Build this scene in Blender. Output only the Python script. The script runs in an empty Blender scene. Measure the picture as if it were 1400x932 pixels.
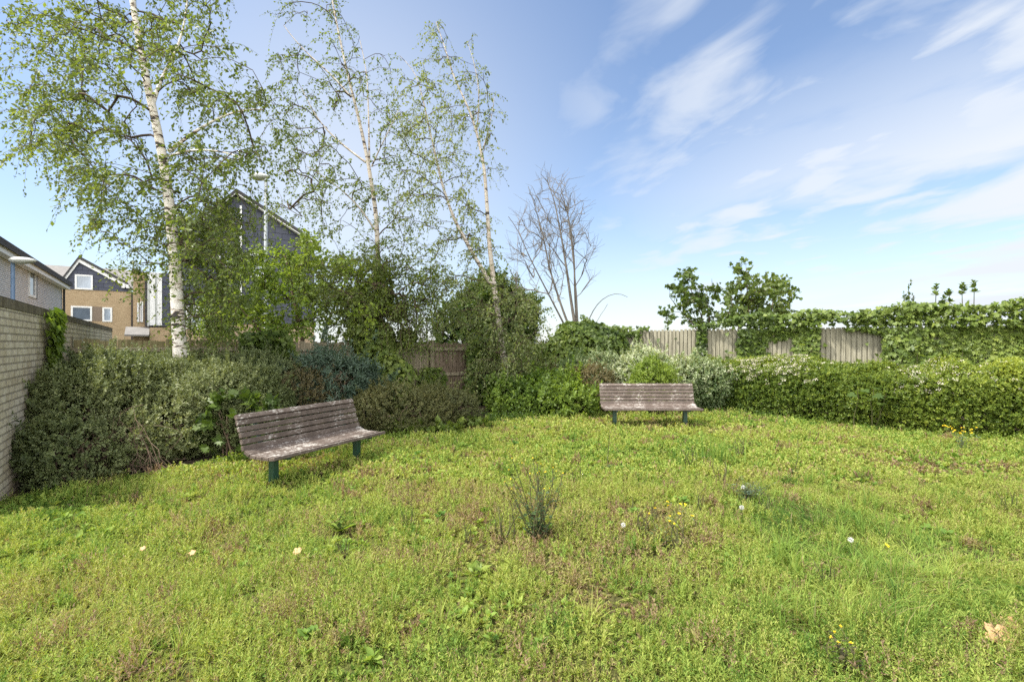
import bpy, bmesh, math, random
import numpy as np
from mathutils import Vector

rng = np.random.default_rng(11)
random.seed(5)
R = math.radians
PI = math.pi
C = bpy.context.scene.collection

# ------------------------------------------------------------------ camera
EYE, FPX, CX, CY = 1.55, 690.0, 700.0, 470.0


def at(px, py, Y):
    return np.array([(px - CX) / FPX * Y, Y, EYE - (py - CY) / FPX * Y])


def on_ground(px, py, z=0.0):
    Y = FPX * (EYE - z) / (py - CY)
    return np.array([(px - CX) / FPX * Y, Y, z])


cam_d = bpy.data.cameras.new('camera')
cam = bpy.data.objects.new('camera', cam_d)
C.objects.link(cam)
cam.location = (0, 0, EYE)
cam.rotation_euler = (R(90), 0, 0)
cam_d.sensor_width = 36
cam_d.lens = 36 * FPX / 1400
cam_d.shift_y = 4 / 1400
cam_d.clip_end = 3000
bpy.context.scene.camera = cam

# ------------------------------------------------------------------ helpers


def nrm(a):
    return a / np.maximum(np.linalg.norm(a, axis=-1, keepdims=True), 1e-9)


def wob(P, freq, seed=0, n=6):
    """smooth pseudo noise in about -1..1"""
    r = np.random.default_rng(seed)
    out = np.zeros(len(P))
    for i in range(n):
        k = nrm(r.normal(size=3)) * freq * r.uniform(.6, 1.6)
        out += np.sin(P @ k + r.uniform(0, 6.28))
    return out / (n ** .5) / .9


def set_props(o, label=None, cat=None, group=None, kind=None):
    if label:
        o['label'] = label
    if cat:
        o['category'] = cat
    if group:
        o['group'] = group
    if kind:
        o['kind'] = kind
    return o


def thing(name, label, cat, loc=(0, 0, 0), rotz=0.0, group=None):
    o = bpy.data.objects.new(name, None)
    o.empty_display_size = .2
    C.objects.link(o)
    o.location = Vector([float(v) for v in loc])
    o.rotation_euler = (0, 0, rotz)
    return set_props(o, label, cat, group)


def link(name, me, mat, parent):
    o = bpy.data.objects.new(name, me)
    C.objects.link(o)
    if mat is not None:
        me.materials.append(mat)
    if parent is not None:
        o.parent = parent
    return o


def base_of(parent):
    """world translation of a thing whose parts were made in world coordinates"""
    if parent is None:
        return np.zeros(3)
    b = np.array(parent.location)
    if parent.parent is not None:
        b = b + base_of(parent.parent)
    return b


def mesh_np(name, V, F, mat, parent=None, tint=None, smooth=False, world=True):
    """V (n,3) world coordinates, F list of (m,k) arrays"""
    V = np.asarray(V, dtype=np.float32)
    if world and parent is not None:
        V = V - base_of(parent).astype(np.float32)
    if not isinstance(F, list):
        F = [F]
    F = [f for f in F if len(f)]
    me = bpy.data.meshes.new(name)
    me.vertices.add(len(V))
    me.vertices.foreach_set('co', np.ascontiguousarray(V).ravel())
    idx = np.concatenate([f.ravel() for f in F]).astype(np.int32)
    tot = np.concatenate([np.full(len(f), f.shape[1]) for f in F]).astype(np.int32)
    st = np.concatenate([[0], np.cumsum(tot)[:-1]]).astype(np.int32)
    me.loops.add(len(idx))
    me.loops.foreach_set('vertex_index', idx)
    me.polygons.add(len(tot))
    me.polygons.foreach_set('loop_start', st)
    if smooth:
        me.polygons.foreach_set('use_smooth', np.ones(len(tot), dtype=bool))
    if tint is not None:
        a = me.attributes.new('tint', 'FLOAT', 'POINT')
        a.data.foreach_set('value', np.ascontiguousarray(tint, dtype=np.float32))
    me.update(calc_edges=True)
    me.validate()
    return link(name, me, mat, parent)


class Solid:
    """collects hard shapes in local coordinates of the parent"""

    def __init__(self):
        self.bm = bmesh.new()

    def box(self, c, s, rot=None, bevel=0.0, jit=0.0):
        r = bmesh.ops.create_cube(self.bm, size=1)
        vs = r['verts']
        bmesh.ops.scale(self.bm, vec=s, verts=vs)
        if jit:
            for v in vs:
                v.co += Vector((random.uniform(-jit, jit), random.uniform(-jit, jit), random.uniform(-jit, jit)))
        if bevel:
            es = list({e for v in vs for e in v.link_edges})
            g = bmesh.ops.bevel(self.bm, geom=es, offset=bevel, segments=2, affect='EDGES', profile=.6)
            vs = list({v for f in g['faces'] for v in f.verts} | {v for v in vs if v.is_valid})
        if rot is not None:
            from mathutils import Euler
            bmesh.ops.rotate(self.bm, cent=(0, 0, 0), matrix=Euler(rot).to_matrix(), verts=vs)
        bmesh.ops.translate(self.bm, vec=Vector([float(x) for x in c]), verts=vs)
        return self

    def prism(self, poly, d0, d1, axis='y'):
        """polygon in (x,z) extruded along y"""
        def p(a, b, d):
            return (a, d, b) if axis == 'y' else (d, a, b)
        f0 = [self.bm.verts.new(p(a, b, d0)) for a, b in poly]
        f1 = [self.bm.verts.new(p(a, b, d1)) for a, b in poly]
        n = len(poly)
        self.bm.faces.new(f0)
        self.bm.faces.new(f1[::-1])
        for i in range(n):
            self.bm.faces.new((f0[i], f0[(i + 1) % n], f1[(i + 1) % n], f1[i]))
        return self

    def hull(self, pts8):
        v = [self.bm.verts.new([float(x) for x in p]) for p in pts8]
        for f in ((0, 1, 2, 3), (7, 6, 5, 4), (0, 4, 5, 1), (1, 5, 6, 2), (2, 6, 7, 3), (3, 7, 4, 0)):
            self.bm.faces.new([v[i] for i in f])
        return self

    def build(self, name, mat, parent=None, smooth=False):
        bmesh.ops.recalc_face_normals(self.bm, faces=self.bm.faces)
        me = bpy.data.meshes.new(name)
        self.bm.to_mesh(me)
        self.bm.free()
        if smooth:
            me.polygons.foreach_set('use_smooth', np.ones(len(me.polygons), dtype=bool))
        return link(name, me, mat, parent)


def tube_arrays(pts, rad, sides=8, v0=0, cap=True):
    pts = np.asarray(pts, float)
    n = len(pts)
    rad = np.broadcast_to(np.asarray(rad, float), (n,))
    T = nrm(np.gradient(pts, axis=0))
    up = np.array([0, 0, 1.]) if abs(T[0, 2]) < .9 else np.array([1., 0, 0])
    A = nrm(np.cross(T, up))
    for i in range(1, n):
        a = A[i - 1] - T[i] * (A[i - 1] @ T[i])
        A[i] = a / max(np.linalg.norm(a), 1e-9)
    B = np.cross(T, A)
    th = np.linspace(0, 2 * PI, sides, endpoint=False)
    ring = (np.cos(th)[None, :, None] * A[:, None, :] + np.sin(th)[None, :, None] * B[:, None, :])
    V = (pts[:, None, :] + ring * rad[:, None, None]).reshape(-1, 3)
    i = np.arange(n - 1)[:, None] * sides
    j = np.arange(sides)[None, :]
    F = np.stack([i + j, i + (j + 1) % sides, i + sides + (j + 1) % sides, i + sides + j], -1).reshape(-1, 4) + v0
    return V, F


def tubes(list_of, sides=8):
    Vs, Fs, v0 = [], [], 0
    for pts, rad in list_of:
        V, F = tube_arrays(pts, rad, sides, v0)
        Vs.append(V)
        Fs.append(F)
        v0 += len(V)
    return np.concatenate(Vs), np.concatenate(Fs)


def batch_tubes(P, Rd, sides=3):
    """P (n,m,3), Rd (n,m)"""
    n, m, _ = P.shape
    T = nrm(np.gradient(P, axis=1))
    ax = nrm(P[:, -1] - P[:, 0])
    ref = np.where(np.abs(ax[:, 2:3]) < .8, np.array([[0, 0, 1.]]), np.array([[1., 0, 0]]))
    A = nrm(np.cross(T, ref[:, None, :]))
    B = np.cross(T, A)
    th = np.linspace(0, 2 * PI, sides, endpoint=False)
    ring = np.cos(th)[None, None, :, None] * A[:, :, None, :] + np.sin(th)[None, None, :, None] * B[:, :, None, :]
    V = (P[:, :, None, :] + ring * Rd[:, :, None, None]).reshape(-1, 3)
    t = np.arange(n)[:, None, None] * (m * sides)
    i = np.arange(m - 1)[None, :, None] * sides
    j = np.arange(sides)[None, None, :]
    F = np.stack([t + i + j, t + i + (j + 1) % sides, t + i + sides + (j + 1) % sides, t + i + sides + j], -1).reshape(-1, 4)
    return V, F


# leaf templates: (side, along, up), faces
DIAMOND = (np.array([[0, 0, 0], [.30, .48, .10], [0, 1, -.04], [-.30, .48, .10]]), np.array([[0, 1, 2], [0, 2, 3]]))
NARROW = (np.array([[0, 0, 0], [.14, .45, .05], [0, 1, -.10], [-.14, .45, .05]]), np.array([[0, 1, 2], [0, 2, 3]]))
OVAL = (np.array([[0, 0, 0], [.25, .25, .07], [.26, .62, .06], [0, 1, -.10], [-.26, .62, .06], [-.25, .25, .07], [0, .5, -.02]]),
        np.array([[0, 1, 6], [1, 2, 6], [2, 3, 6], [3, 4, 6], [4, 5, 6], [5, 0, 6]]))
HEART = (np.array([[0, .05, 0], [.34, -.08, .03], [.50, .28, .06], [.24, .66, .02], [0, 1, -.10], [-.24, .66, .02], [-.50, .28, .06], [-.34, -.08, .03], [0, .4, -.05]]),
         np.array([[0, 1, 8], [1, 2, 8], [2, 3, 8], [3, 4, 8], [4, 5, 8], [5, 6, 8], [6, 7, 8], [7, 0, 8]]))
IVY = (np.array([[0, .05, 0], [.30, -.10, .05], [.55, .22, .03], [.28, .42, .02], [.36, .74, -.02], [.12, .68, 0], [0, 1.05, -.08],
                 [-.12, .68, 0], [-.36, .74, -.02], [-.28, .42, .02], [-.55, .22, .03], [-.30, -.10, .05], [0, .4, -.04]]),
       np.array([[i, (i + 1) % 12, 12] for i in range(12)]))


def leaves(P, D, N, S, tmpl):
    tv, tf = tmpl
    D = nrm(D)
    N = N - D * np.sum(N * D, -1, keepdims=True)
    N = nrm(N)
    X = np.cross(D, N)
    S = np.broadcast_to(np.asarray(S, float), (len(P),))
    V = P[:, None, :] + S[:, None, None] * (tv[None, :, 0:1] * X[:, None, :] + tv[None, :, 1:2] * D[:, None, :] + tv[None, :, 2:3] * N[:, None, :])
    k = len(tv)
    F = (tf[None] + (np.arange(len(P)) * k)[:, None, None]).reshape(-1, 3)
    return V.reshape(-1, 3), F, k


def leaf_part(name, P, D, N, S, tmpl, mat, parent, tint):
    V, F, k = leaves(P, D, N, S, tmpl)
    return mesh_np(name, V, F, mat, parent, np.repeat(np.clip(tint, 0, 1), k))


def randdir(n):
    return nrm(rng.normal(size=(n, 3)))


# ------------------------------------------------------------------ materials


def new_mat(name):
    m = bpy.data.materials.new(name)
    m.use_nodes = True
    nt = m.node_tree
    return m, nt, nt.nodes, nt.links, nt.nodes['Principled BSDF']


def ramp_node(ns, cols):
    r = ns.new('ShaderNodeValToRGB')
    el = r.color_ramp.elements
    stops = [(c if len(c) == 2 else (i / (len(cols) - 1), c)) for i, c in enumerate(cols)]
    el[0].position, el[0].color = stops[0][0], (*stops[0][1], 1)
    el[1].position, el[1].color = stops[-1][0], (*stops[-1][1], 1)
    for p, c in stops[1:-1]:
        e = el.new(p)
        e.color = (*c, 1)
    return r


def leaf_mat(name, cols, rough=.5, trans=.35, spec=.35, warm=(1.25, 1.2, .55)):
    m, nt, ns, lk, bs = new_mat(name)
    a = ns.new('ShaderNodeAttribute')
    a.attribute_name = 'tint'
    r = ramp_node(ns, cols)
    lk.new(a.outputs['Fac'], r.inputs[0])
    lk.new(r.outputs[0], bs.inputs['Base Color'])
    bs.inputs['Roughness'].default_value = rough
    bs.inputs['Specular IOR Level'].default_value = spec
    if trans:
        mu = ns.new('ShaderNodeMix')
        mu.data_type = 'RGBA'
        mu.blend_type = 'MULTIPLY'
        mu.inputs[0].default_value = 1
        lk.new(r.outputs[0], mu.inputs[6])
        mu.inputs[7].default_value = (*[w * 1.25 for w in warm], 1)
        t = ns.new('ShaderNodeBsdfTranslucent')
        lk.new(mu.outputs[2], t.inputs[0])
        mx = ns.new('ShaderNodeMixShader')
        mx.inputs[0].default_value = trans
        lk.new(bs.outputs[0], mx.inputs[1])
        lk.new(t.outputs[0], mx.inputs[2])
        lk.new(mx.outputs[0], ns['Material Output'].inputs[0])
    return m


def noise_mat(name, cols, scale=4, stretch=(1, 1, 1), rough=.8, detail=6, bump=0.0, spec=.25, metal=0, bscale=None):
    m, nt, ns, lk, bs = new_mat(name)
    tc = ns.new('ShaderNodeTexCoord')
    mp = ns.new('ShaderNodeMapping')
    mp.inputs['Scale'].default_value = stretch
    lk.new(tc.outputs['Object'], mp.inputs[0])
    n = ns.new('ShaderNodeTexNoise')
    n.inputs['Scale'].default_value = scale
    n.inputs['Detail'].default_value = detail
    n.inputs['Roughness'].default_value = .62
    lk.new(mp.outputs[0], n.inputs['Vector'])
    r = ramp_node(ns, cols)
    lk.new(n.outputs['Fac'], r.inputs[0])
    lk.new(r.outputs[0], bs.inputs['Base Color'])
    bs.inputs['Roughness'].default_value = rough
    bs.inputs['Specular IOR Level'].default_value = spec
    bs.inputs['Metallic'].default_value = metal
    if bump:
        b = ns.new('ShaderNodeBump')
        b.inputs['Strength'].default_value = bump
        b.inputs['Distance'].default_value = .02
        if bscale:
            n2 = ns.new('ShaderNodeTexNoise')
            n2.inputs['Scale'].default_value = bscale
            lk.new(mp.outputs[0], n2.inputs['Vector'])
            lk.new(n2.outputs['Fac'], b.inputs['Height'])
        else:
            lk.new(n.outputs['Fac'], b.inputs['Height'])
        lk.new(b.outputs[0], bs.inputs['Normal'])
    return m


def brick_mat(name, c1, c2, mortar, bw=.225, bh=.075, ms=.01, dirt=(.35, .32, .26), dirt_amt=.5, side=False, offset=.5):
    m, nt, ns, lk, bs = new_mat(name)
    tc = ns.new('ShaderNodeTexCoord')
    sp = ns.new('ShaderNodeSeparateXYZ')
    lk.new(tc.outputs['Object'], sp.inputs[0])
    cb = ns.new('ShaderNodeCombineXYZ')
    lk.new(sp.outputs['Y' if side else 'X'], cb.inputs['X'])
    lk.new(sp.outputs['Z'], cb.inputs['Y'])
    b = ns.new('ShaderNodeTexBrick')
    b.offset = offset
    b.inputs['Color1'].default_value = (*c1, 1)
    b.inputs['Color2'].default_value = (*c2, 1)
    b.inputs['Mortar'].default_value = (*mortar, 1)
    b.inputs['Scale'].default_value = 1
    b.inputs['Mortar Size'].default_value = ms
    b.inputs['Mortar Smooth'].default_value = .25
    b.inputs['Bias'].default_value = 0
    b.inputs['Brick Width'].default_value = bw
    b.inputs['Row Height'].default_value = bh
    lk.new(cb.outputs[0], b.inputs['Vector'])
    n = ns.new('ShaderNodeTexNoise')
    n.inputs['Scale'].default_value = 2.2
    n.inputs['Detail'].default_value = 9
    n.inputs['Roughness'].default_value = .7
    lk.new(tc.outputs['Object'], n.inputs['Vector'])
    mr = ns.new('ShaderNodeMapRange')
    mr.inputs[1].default_value = .38
    mr.inputs[2].default_value = .68
    mr.inputs[4].default_value = dirt_amt
    lk.new(n.outputs['Fac'], mr.inputs[0])
    mx = ns.new('ShaderNodeMix')
    mx.data_type = 'RGBA'
    mx.blend_type = 'MULTIPLY'
    lk.new(mr.outputs[0], mx.inputs[0])
    lk.new(b.outputs['Color'], mx.inputs[6])
    mx.inputs[7].default_value = (*dirt, 1)
    n3 = ns.new('ShaderNodeTexNoise')
    n3.inputs['Scale'].default_value = 40
    n3.inputs['Detail'].default_value = 4
    lk.new(tc.outputs['Object'], n3.inputs['Vector'])
    mx2 = ns.new('ShaderNodeMix')
    mx2.data_type = 'RGBA'
    mx2.blend_type = 'OVERLAY'
    mx2.inputs[0].default_value = .35
    lk.new(mx.outputs[2], mx2.inputs[6])
    lk.new(n3.outputs['Fac'], mx2.inputs[7])
    lk.new(mx2.outputs[2], bs.inputs['Base Color'])
    bs.inputs['Roughness'].default_value = .9
    bs.inputs['Specular IOR Level'].default_value = .2
    bp = ns.new('ShaderNodeBump')
    bp.invert = True
    bp.inputs['Strength'].default_value = .7
    bp.inputs['Distance'].default_value = .008
    lk.new(b.outputs['Fac'], bp.inputs['Height'])
    lk.new(bp.outputs[0], bs.inputs['Normal'])
    return m


def plain(name, col, rough=.5, metal=0.0, spec=.4):
    c2 = tuple(c * .8 for c in col)
    return noise_mat(name, [(.3, c2), (.7, col)], 6, rough=rough, metal=metal, spec=spec)


M = {}
M['birch_leaf'] = leaf_mat('birch_leaf', [(.034, .056, .015), (.085, .122, .030), (.135, .175, .045), (.21, .24, .065)], trans=.5)
M['willow_leaf'] = leaf_mat('pale_leaf', [(.06, .085, .030), (.13, .165, .060), (.195, .23, .090), (.28, .30, .13)], trans=.5)
M['ivy_leaf'] = leaf_mat('ivy_leaf', [(.024, .044, .009), (.075, .118, .021), (.13, .18, .034), (.22, .265, .06)], rough=.45, trans=.35, spec=.28)
M['hedge_leaf'] = leaf_mat('hedge_leaf', [(.020, .040, .008), (.070, .115, .018), (.15, .20, .03), (.29, .33, .05)], rough=.45, trans=.36, spec=.28)
M['evergreen_leaf'] = leaf_mat('evergreen_leaf', [(.040, .056, .022), (.105, .132, .052), (.165, .192, .080), (.28, .30, .15)], rough=.5, trans=.28, spec=.3)
M['grey_leaf'] = leaf_mat('grey_green_leaf', [(.05, .065, .028), (.115, .145, .062), (.18, .21, .10), (.29, .31, .17)], rough=.55, trans=.28, spec=.25)
M['blue_leaf'] = leaf_mat('blue_green_leaf', [(.025, .045, .028), (.06, .098, .066), (.105, .15, .105), (.19, .24, .17)], rough=.45, trans=.25)
M['brown_leaf'] = leaf_mat('bronze_leaf', [(.03, .030, .014), (.075, .066, .028), (.12, .10, .042), (.19, .14, .055)], rough=.5, trans=.25)
M['dark_leaf'] = leaf_mat('dark_shrub_leaf', [(.03, .036, .014), (.068, .078, .030), (.105, .11, .042), (.16, .145, .06)], rough=.55, trans=.25, spec=.25)
M['varieg_leaf'] = leaf_mat('variegated_leaf', [(.03, .06, .02), (.09, .14, .05), (.24, .29, .15), (.44, .47, .33)], rough=.5, trans=.3)
M['bright_leaf'] = leaf_mat('bright_leaf', [(.05, .095, .015), (.125, .19, .030), (.19, .26, .045), (.27, .33, .065)], rough=.5, trans=.45)
M['sycamore_leaf'] = leaf_mat('sycamore_leaf', [(.025, .05, .012), (.065, .105, .022), (.11, .155, .033), (.19, .22, .06)], rough=.45, trans=.4)
M['blossom'] = leaf_mat('blossom', [(.34, .30, .20), (.48, .45, .35), (.60, .58, .49)], rough=.7, trans=.2, warm=(1, 1, .9))
M['yellow_petal'] = leaf_mat('yellow_petal', [(.65, .48, .02), (.80, .64, .04)], rough=.6, trans=.2, warm=(1, .9, .4))
M['seed_clock'] = leaf_mat('seed_clock', [(.55, .55, .52), (.75, .75, .72)], rough=.8, trans=.3, warm=(1, 1, 1))
GR = [(.19, .12, .085), (.27, .205, .12), (.30, .31, .09), (.275, .33, .072), (.18, .265, .052), (.085, .165, .030), (.036, .080, .018)]
M['lawn_leaf'] = leaf_mat('lawn_leaf', GR, rough=.65, trans=.35, spec=.15)
M['weed_leaf'] = leaf_mat('weed_leaf', [(.03, .06, .02), (.06, .10, .035), (.10, .15, .05), (.16, .2, .08)], rough=.5, trans=.3)
M['dry_leaf'] = leaf_mat('dry_leaf', [(.30, .17, .07), (.42, .26, .12), (.50, .34, .18)], rough=.7, trans=.2, warm=(1, .8, .5))
M['weed_stem'] = noise_mat('weed_stem', [(.3, (.05, .035, .022)), (.7, (.09, .10, .035))], 20)
M['twig'] = noise_mat('twig_bark', [(.3, (.035, .024, .016)), (.7, (.10, .075, .05))], 8, (1, 1, .3), rough=.85)
M['bare_bark'] = noise_mat('bare_bark', [(.3, (.075, .064, .052)), (.7, (.19, .17, .145))], 10, (1, 1, .25), rough=.85)
M['shrub_bark'] = noise_mat('shrub_bark', [(.3, (.07, .045, .03)), (.7, (.22, .16, .115))], 9, (1, 1, .3), rough=.85)


def birch_bark(mid=(.64, .60, .54), top=(.78, .755, .71)):
    m, nt, ns, lk, bs = new_mat('birch_bark')
    tc = ns.new('ShaderNodeTexCoord')
    mp = ns.new('ShaderNodeMapping')
    mp.inputs['Scale'].default_value = (3.2, 3.2, 11)
    lk.new(tc.outputs['Object'], mp.inputs[0])
    n = ns.new('ShaderNodeTexNoise')
    n.inputs['Scale'].default_value = 1.5
    n.inputs['Detail'].default_value = 5
    n.inputs['Distortion'].default_value = .5
    lk.new(mp.outputs[0], n.inputs['Vector'])
    r = ramp_node(ns, [(0, (.02, .016, .014)), (.395, (.03, .024, .02)), (.425, (.36, .29, .22)), (.46, mid), (.7, top)])
    lk.new(n.outputs['Fac'], r.inputs[0])
    n2 = ns.new('ShaderNodeTexNoise')
    n2.inputs['Scale'].default_value = 2.5
    n2.inputs['Detail'].default_value = 3
    lk.new(tc.outputs['Object'], n2.inputs['Vector'])
    r2 = ramp_node(ns, [(.35, (.84, .78, .70)), (.6, (1, 1, 1))])
    lk.new(n2.outputs['Fac'], r2.inputs[0])
    mx = ns.new('ShaderNodeMix')
    mx.data_type = 'RGBA'
    mx.blend_type = 'MULTIPLY'
    mx.inputs[0].default_value = .8
    lk.new(r.outputs[0], mx.inputs[6])
    lk.new(r2.outputs[0], mx.inputs[7])
    lk.new(mx.outputs[2], bs.inputs['Base Color'])
    bs.inputs['Roughness'].default_value = .7
    b = ns.new('ShaderNodeBump')
    b.inputs['Strength'].default_value = .5
    b.inputs['Distance'].default_value = .01
    lk.new(n.outputs['Fac'], b.inputs['Height'])
    lk.new(b.outputs[0], bs.inputs['Normal'])
    return m


M['birch_bark'] = birch_bark()
M['birch_bark_grey'] = birch_bark((.38, .34, .29), (.50, .465, .41))


def flaking_wood():
    """brown paint flaking off grey weathered slats"""
    m, nt, ns, lk, bs = new_mat('flaking_brown_slats')
    tc = ns.new('ShaderNodeTexCoord')
    mp = ns.new('ShaderNodeMapping')
    mp.inputs['Scale'].default_value = (8, 24, 24)
    lk.new(tc.outputs['Object'], mp.inputs[0])
    n = ns.new('ShaderNodeTexNoise')
    n.inputs['Scale'].default_value = 2.6
    n.inputs['Detail'].default_value = 9
    n.inputs['Roughness'].default_value = .72
    lk.new(mp.outputs[0], n.inputs['Vector'])
    big = ns.new('ShaderNodeTexNoise')
    big.inputs['Scale'].default_value = 4.0
    big.inputs['Detail'].default_value = 3
    lk.new(tc.outputs['Object'], big.inputs['Vector'])
    ad = ns.new('ShaderNodeMath')
    ad.operation = 'MULTIPLY_ADD'
    lk.new(big.outputs['Fac'], ad.inputs[0])
    ad.inputs[1].default_value = .55
    lk.new(n.outputs['Fac'], ad.inputs[2])
    # tops weather more than faces
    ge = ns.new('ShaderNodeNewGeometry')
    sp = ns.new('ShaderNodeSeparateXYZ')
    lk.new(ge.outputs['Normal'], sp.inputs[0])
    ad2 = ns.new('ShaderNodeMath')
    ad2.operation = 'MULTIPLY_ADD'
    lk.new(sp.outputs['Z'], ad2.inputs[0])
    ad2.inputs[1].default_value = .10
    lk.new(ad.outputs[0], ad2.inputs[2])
    r = ramp_node(ns, [(.0, (.042, .030, .023)), (.72, (.061, .044, .034)), (.80, (.085, .063, .050)), (.905, (.11, .085, .070)), (.93, (.27, .25, .225)), (1, (.42, .40, .37))])
    lk.new(ad2.outputs[0], r.inputs[0])
    lk.new(r.outputs[0], bs.inputs['Base Color'])
    bs.inputs['Roughness'].default_value = .75
    b = ns.new('ShaderNodeBump')
    b.inputs['Strength'].default_value = .6
    b.inputs['Distance'].default_value = .006
    lk.new(n.outputs['Fac'], b.inputs['Height'])
    lk.new(b.outputs[0], bs.inputs['Normal'])
    return m


M['slat'] = flaking_wood()
M['leg_green'] = noise_mat('dark_green_paint', [(.3, (.010, .035, .022)), (.7, (.016, .055, .034))], 14, rough=.4, spec=.5)
M['board_old'] = noise_mat('weathered_board', [(.25, (.10, .088, .062)), (.5, (.21, .18, .125)), (.75, (.32, .28, .21))], 3, (9, 9, .7), rough=.9, bump=.4)
M['board_moss'] = noise_mat('mossy_board', [(.25, (.075, .07, .032)), (.5, (.17, .15, .075)), (.75, (.26, .22, .13))], 3, (9, 9, .7), rough=.9, bump=.4)
M['board_red'] = noise_mat('brown_stained_board', [(.25, (.06, .043, .03)), (.5, (.145, .11, .08)), (.75, (.24, .19, .145))], 3, (9, 9, .7), rough=.9, bump=.4)
M['board_pale'] = noise_mat('silvered_board', [(.25, (.12, .11, .078)), (.5, (.24, .225, .165)), (.75, (.35, .33, .26))], 3, (9, 9, .7), rough=.9, bump=.4)
M['soil'] = noise_mat('soil', [(.3, (.030, .022, .014)), (.7, (.075, .056, .036))], 12, rough=.95, bump=.8)
M['galv'] = noise_mat('galvanised_steel', [(.3, (.30, .32, .33)), (.7, (.45, .47, .48))], 5, (4, 4, 1), rough=.45, metal=.55)
M['blue_steel'] = noise_mat('blue_grey_paint', [(.3, (.10, .16, .26)), (.7, (.15, .22, .34))], 5, rough=.45)
M['lamp_grey'] = plain('lamp_grey_plastic', (.50, .52, .50), .5)
M['white_paint'] = plain('white_paint', (.80, .80, .79), .45)
M['brick_wall'] = brick_mat('old_stock_brick', (.64, .56, .42), (.74, .665, .53), (.36, .315, .245), dirt=(.5, .43, .33), dirt_amt=.7)
M['brick_coping'] = brick_mat('dark_coping_brick', (.17, .145, .105), (.25, .215, .155), (.11, .095, .07), bw=.075, bh=.4, ms=.006, dirt=(.5, .45, .36), dirt_amt=.8)
M['brick_white'] = brick_mat('pale_grey_brick', (.66, .66, .68), (.76, .76, .77), (.28, .28, .29), side=True, dirt=(.85, .83, .8), dirt_amt=.4, ms=.014)
M['brick_tan'] = brick_mat('buff_brick', (.36, .26, .155), (.44, .33, .205), (.34, .27, .18), dirt=(.8, .75, .7), dirt_amt=.4)
M['brick_side'] = brick_mat('buff_brick_return', (.36, .265, .18), (.43, .33, .23), (.34, .27, .2), side=True, dirt=(.8, .75, .7), dirt_amt=.4)
M['slate'] = brick_mat('dark_slate_cladding', (.070, .076, .105), (.090, .096, .125), (.03, .032, .042), bw=.6, bh=.3, ms=.012, dirt=(.8, .8, .8), dirt_amt=.4)
M['slate_side'] = brick_mat('dark_slate_return', (.040, .043, .058), (.055, .058, .075), (.016, .017, .022), bw=.6, bh=.3, ms=.012, dirt=(.8, .8, .8), dirt_amt=.4, side=True)
M['roof_tile'] = noise_mat('grey_roof_tile', [(.3, (.13, .125, .12)), (.7, (.22, .21, .20))], 4, (1, 1, 6), rough=.8, bump=.3)
M['roof_dark'] = noise_mat('dark_roof_tile', [(.3, (.035, .035, .038)), (.7, (.075, .072, .072))], 5, (1, 6, 1), rough=.8, bump=.3)


def glass(name, col, rough=.06):
    m, nt, ns, lk, bs = new_mat(name)
    tc = ns.new('ShaderNodeTexCoord')
    n = ns.new('ShaderNodeTexNoise')
    n.inputs['Scale'].default_value = 1.5
    lk.new(tc.outputs['Object'], n.inputs['Vector'])
    r = ramp_node(ns, [(.35, tuple(c * .7 for c in col)), (.65, col)])
    lk.new(n.outputs['Fac'], r.inputs[0])
    lk.new(r.outputs[0], bs.inputs['Base Color'])
    bs.inputs['Roughness'].default_value = rough
    bs.inputs['Specular IOR Level'].default_value = .9
    return m


M['glass'] = glass('window_glass', (.10, .13, .17))
M['blind'] = glass('window_with_blind', (.32, .38, .46), .15)

# ------------------------------------------------------------------ light and sky
SUN_AZ, SUN_EL = R(-106), R(57)
S = Vector((math.cos(SUN_EL) * math.sin(SUN_AZ), math.cos(SUN_EL) * math.cos(SUN_AZ), math.sin(SUN_EL)))
sl = bpy.data.lights.new('sun', 'SUN')
sl.energy = 3.1
sl.angle = R(5)
sl.color = (1, .95, .86)
so = bpy.data.objects.new('sun', sl)
so.rotation_euler = S.to_track_quat('Z', 'Y').to_euler()
so.location = (-30, -5, 40)
C.objects.link(so)

w = bpy.data.worlds.new('World')
bpy.context.scene.world = w
w.use_nodes = True
ns, lk = w.node_tree.nodes, w.node_tree.links
bg = ns['Background']
sky = ns.new('ShaderNodeTexSky')
sky.sky_type = 'NISHITA'
sky.sun_disc = False
sky.sun_elevation = SUN_EL
sky.sun_rotation = SUN_AZ
sky.air_density = 1.0
sky.dust_density = .4
sky.ozone_density = 3.0
tc = ns.new('ShaderNodeTexCoord')
sp = ns.new('ShaderNodeSeparateXYZ')
lk.new(tc.outputs['Generated'], sp.inputs[0])


def mth(op, a, b=None, c=None, clamp=False):
    n = ns.new('ShaderNodeMath')
    n.operation = op
    n.use_clamp = clamp
    for i, v in enumerate((a, b, c)):
        if v is None:
            continue
        if isinstance(v, (int, float)):
            n.inputs[i].default_value = v
        else:
            lk.new(v, n.inputs[i])
    return n.outputs[0]


zz = mth('ADD', mth('MAXIMUM', sp.outputs['Z'], 0.0), .10)
px = mth('DIVIDE', sp.outputs['X'], zz)
py = mth('DIVIDE', sp.outputs['Y'], zz)
ca, sa = math.cos(R(22)), math.sin(R(22))
# u runs along the streaks (towards azimuth -22 deg), v across them
pu = mth('ADD', mth('MULTIPLY', px, -sa), mth('MULTIPLY', py, ca))
pv = mth('ADD', mth('MULTIPLY', px, ca), mth('MULTIPLY', py, sa))


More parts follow.
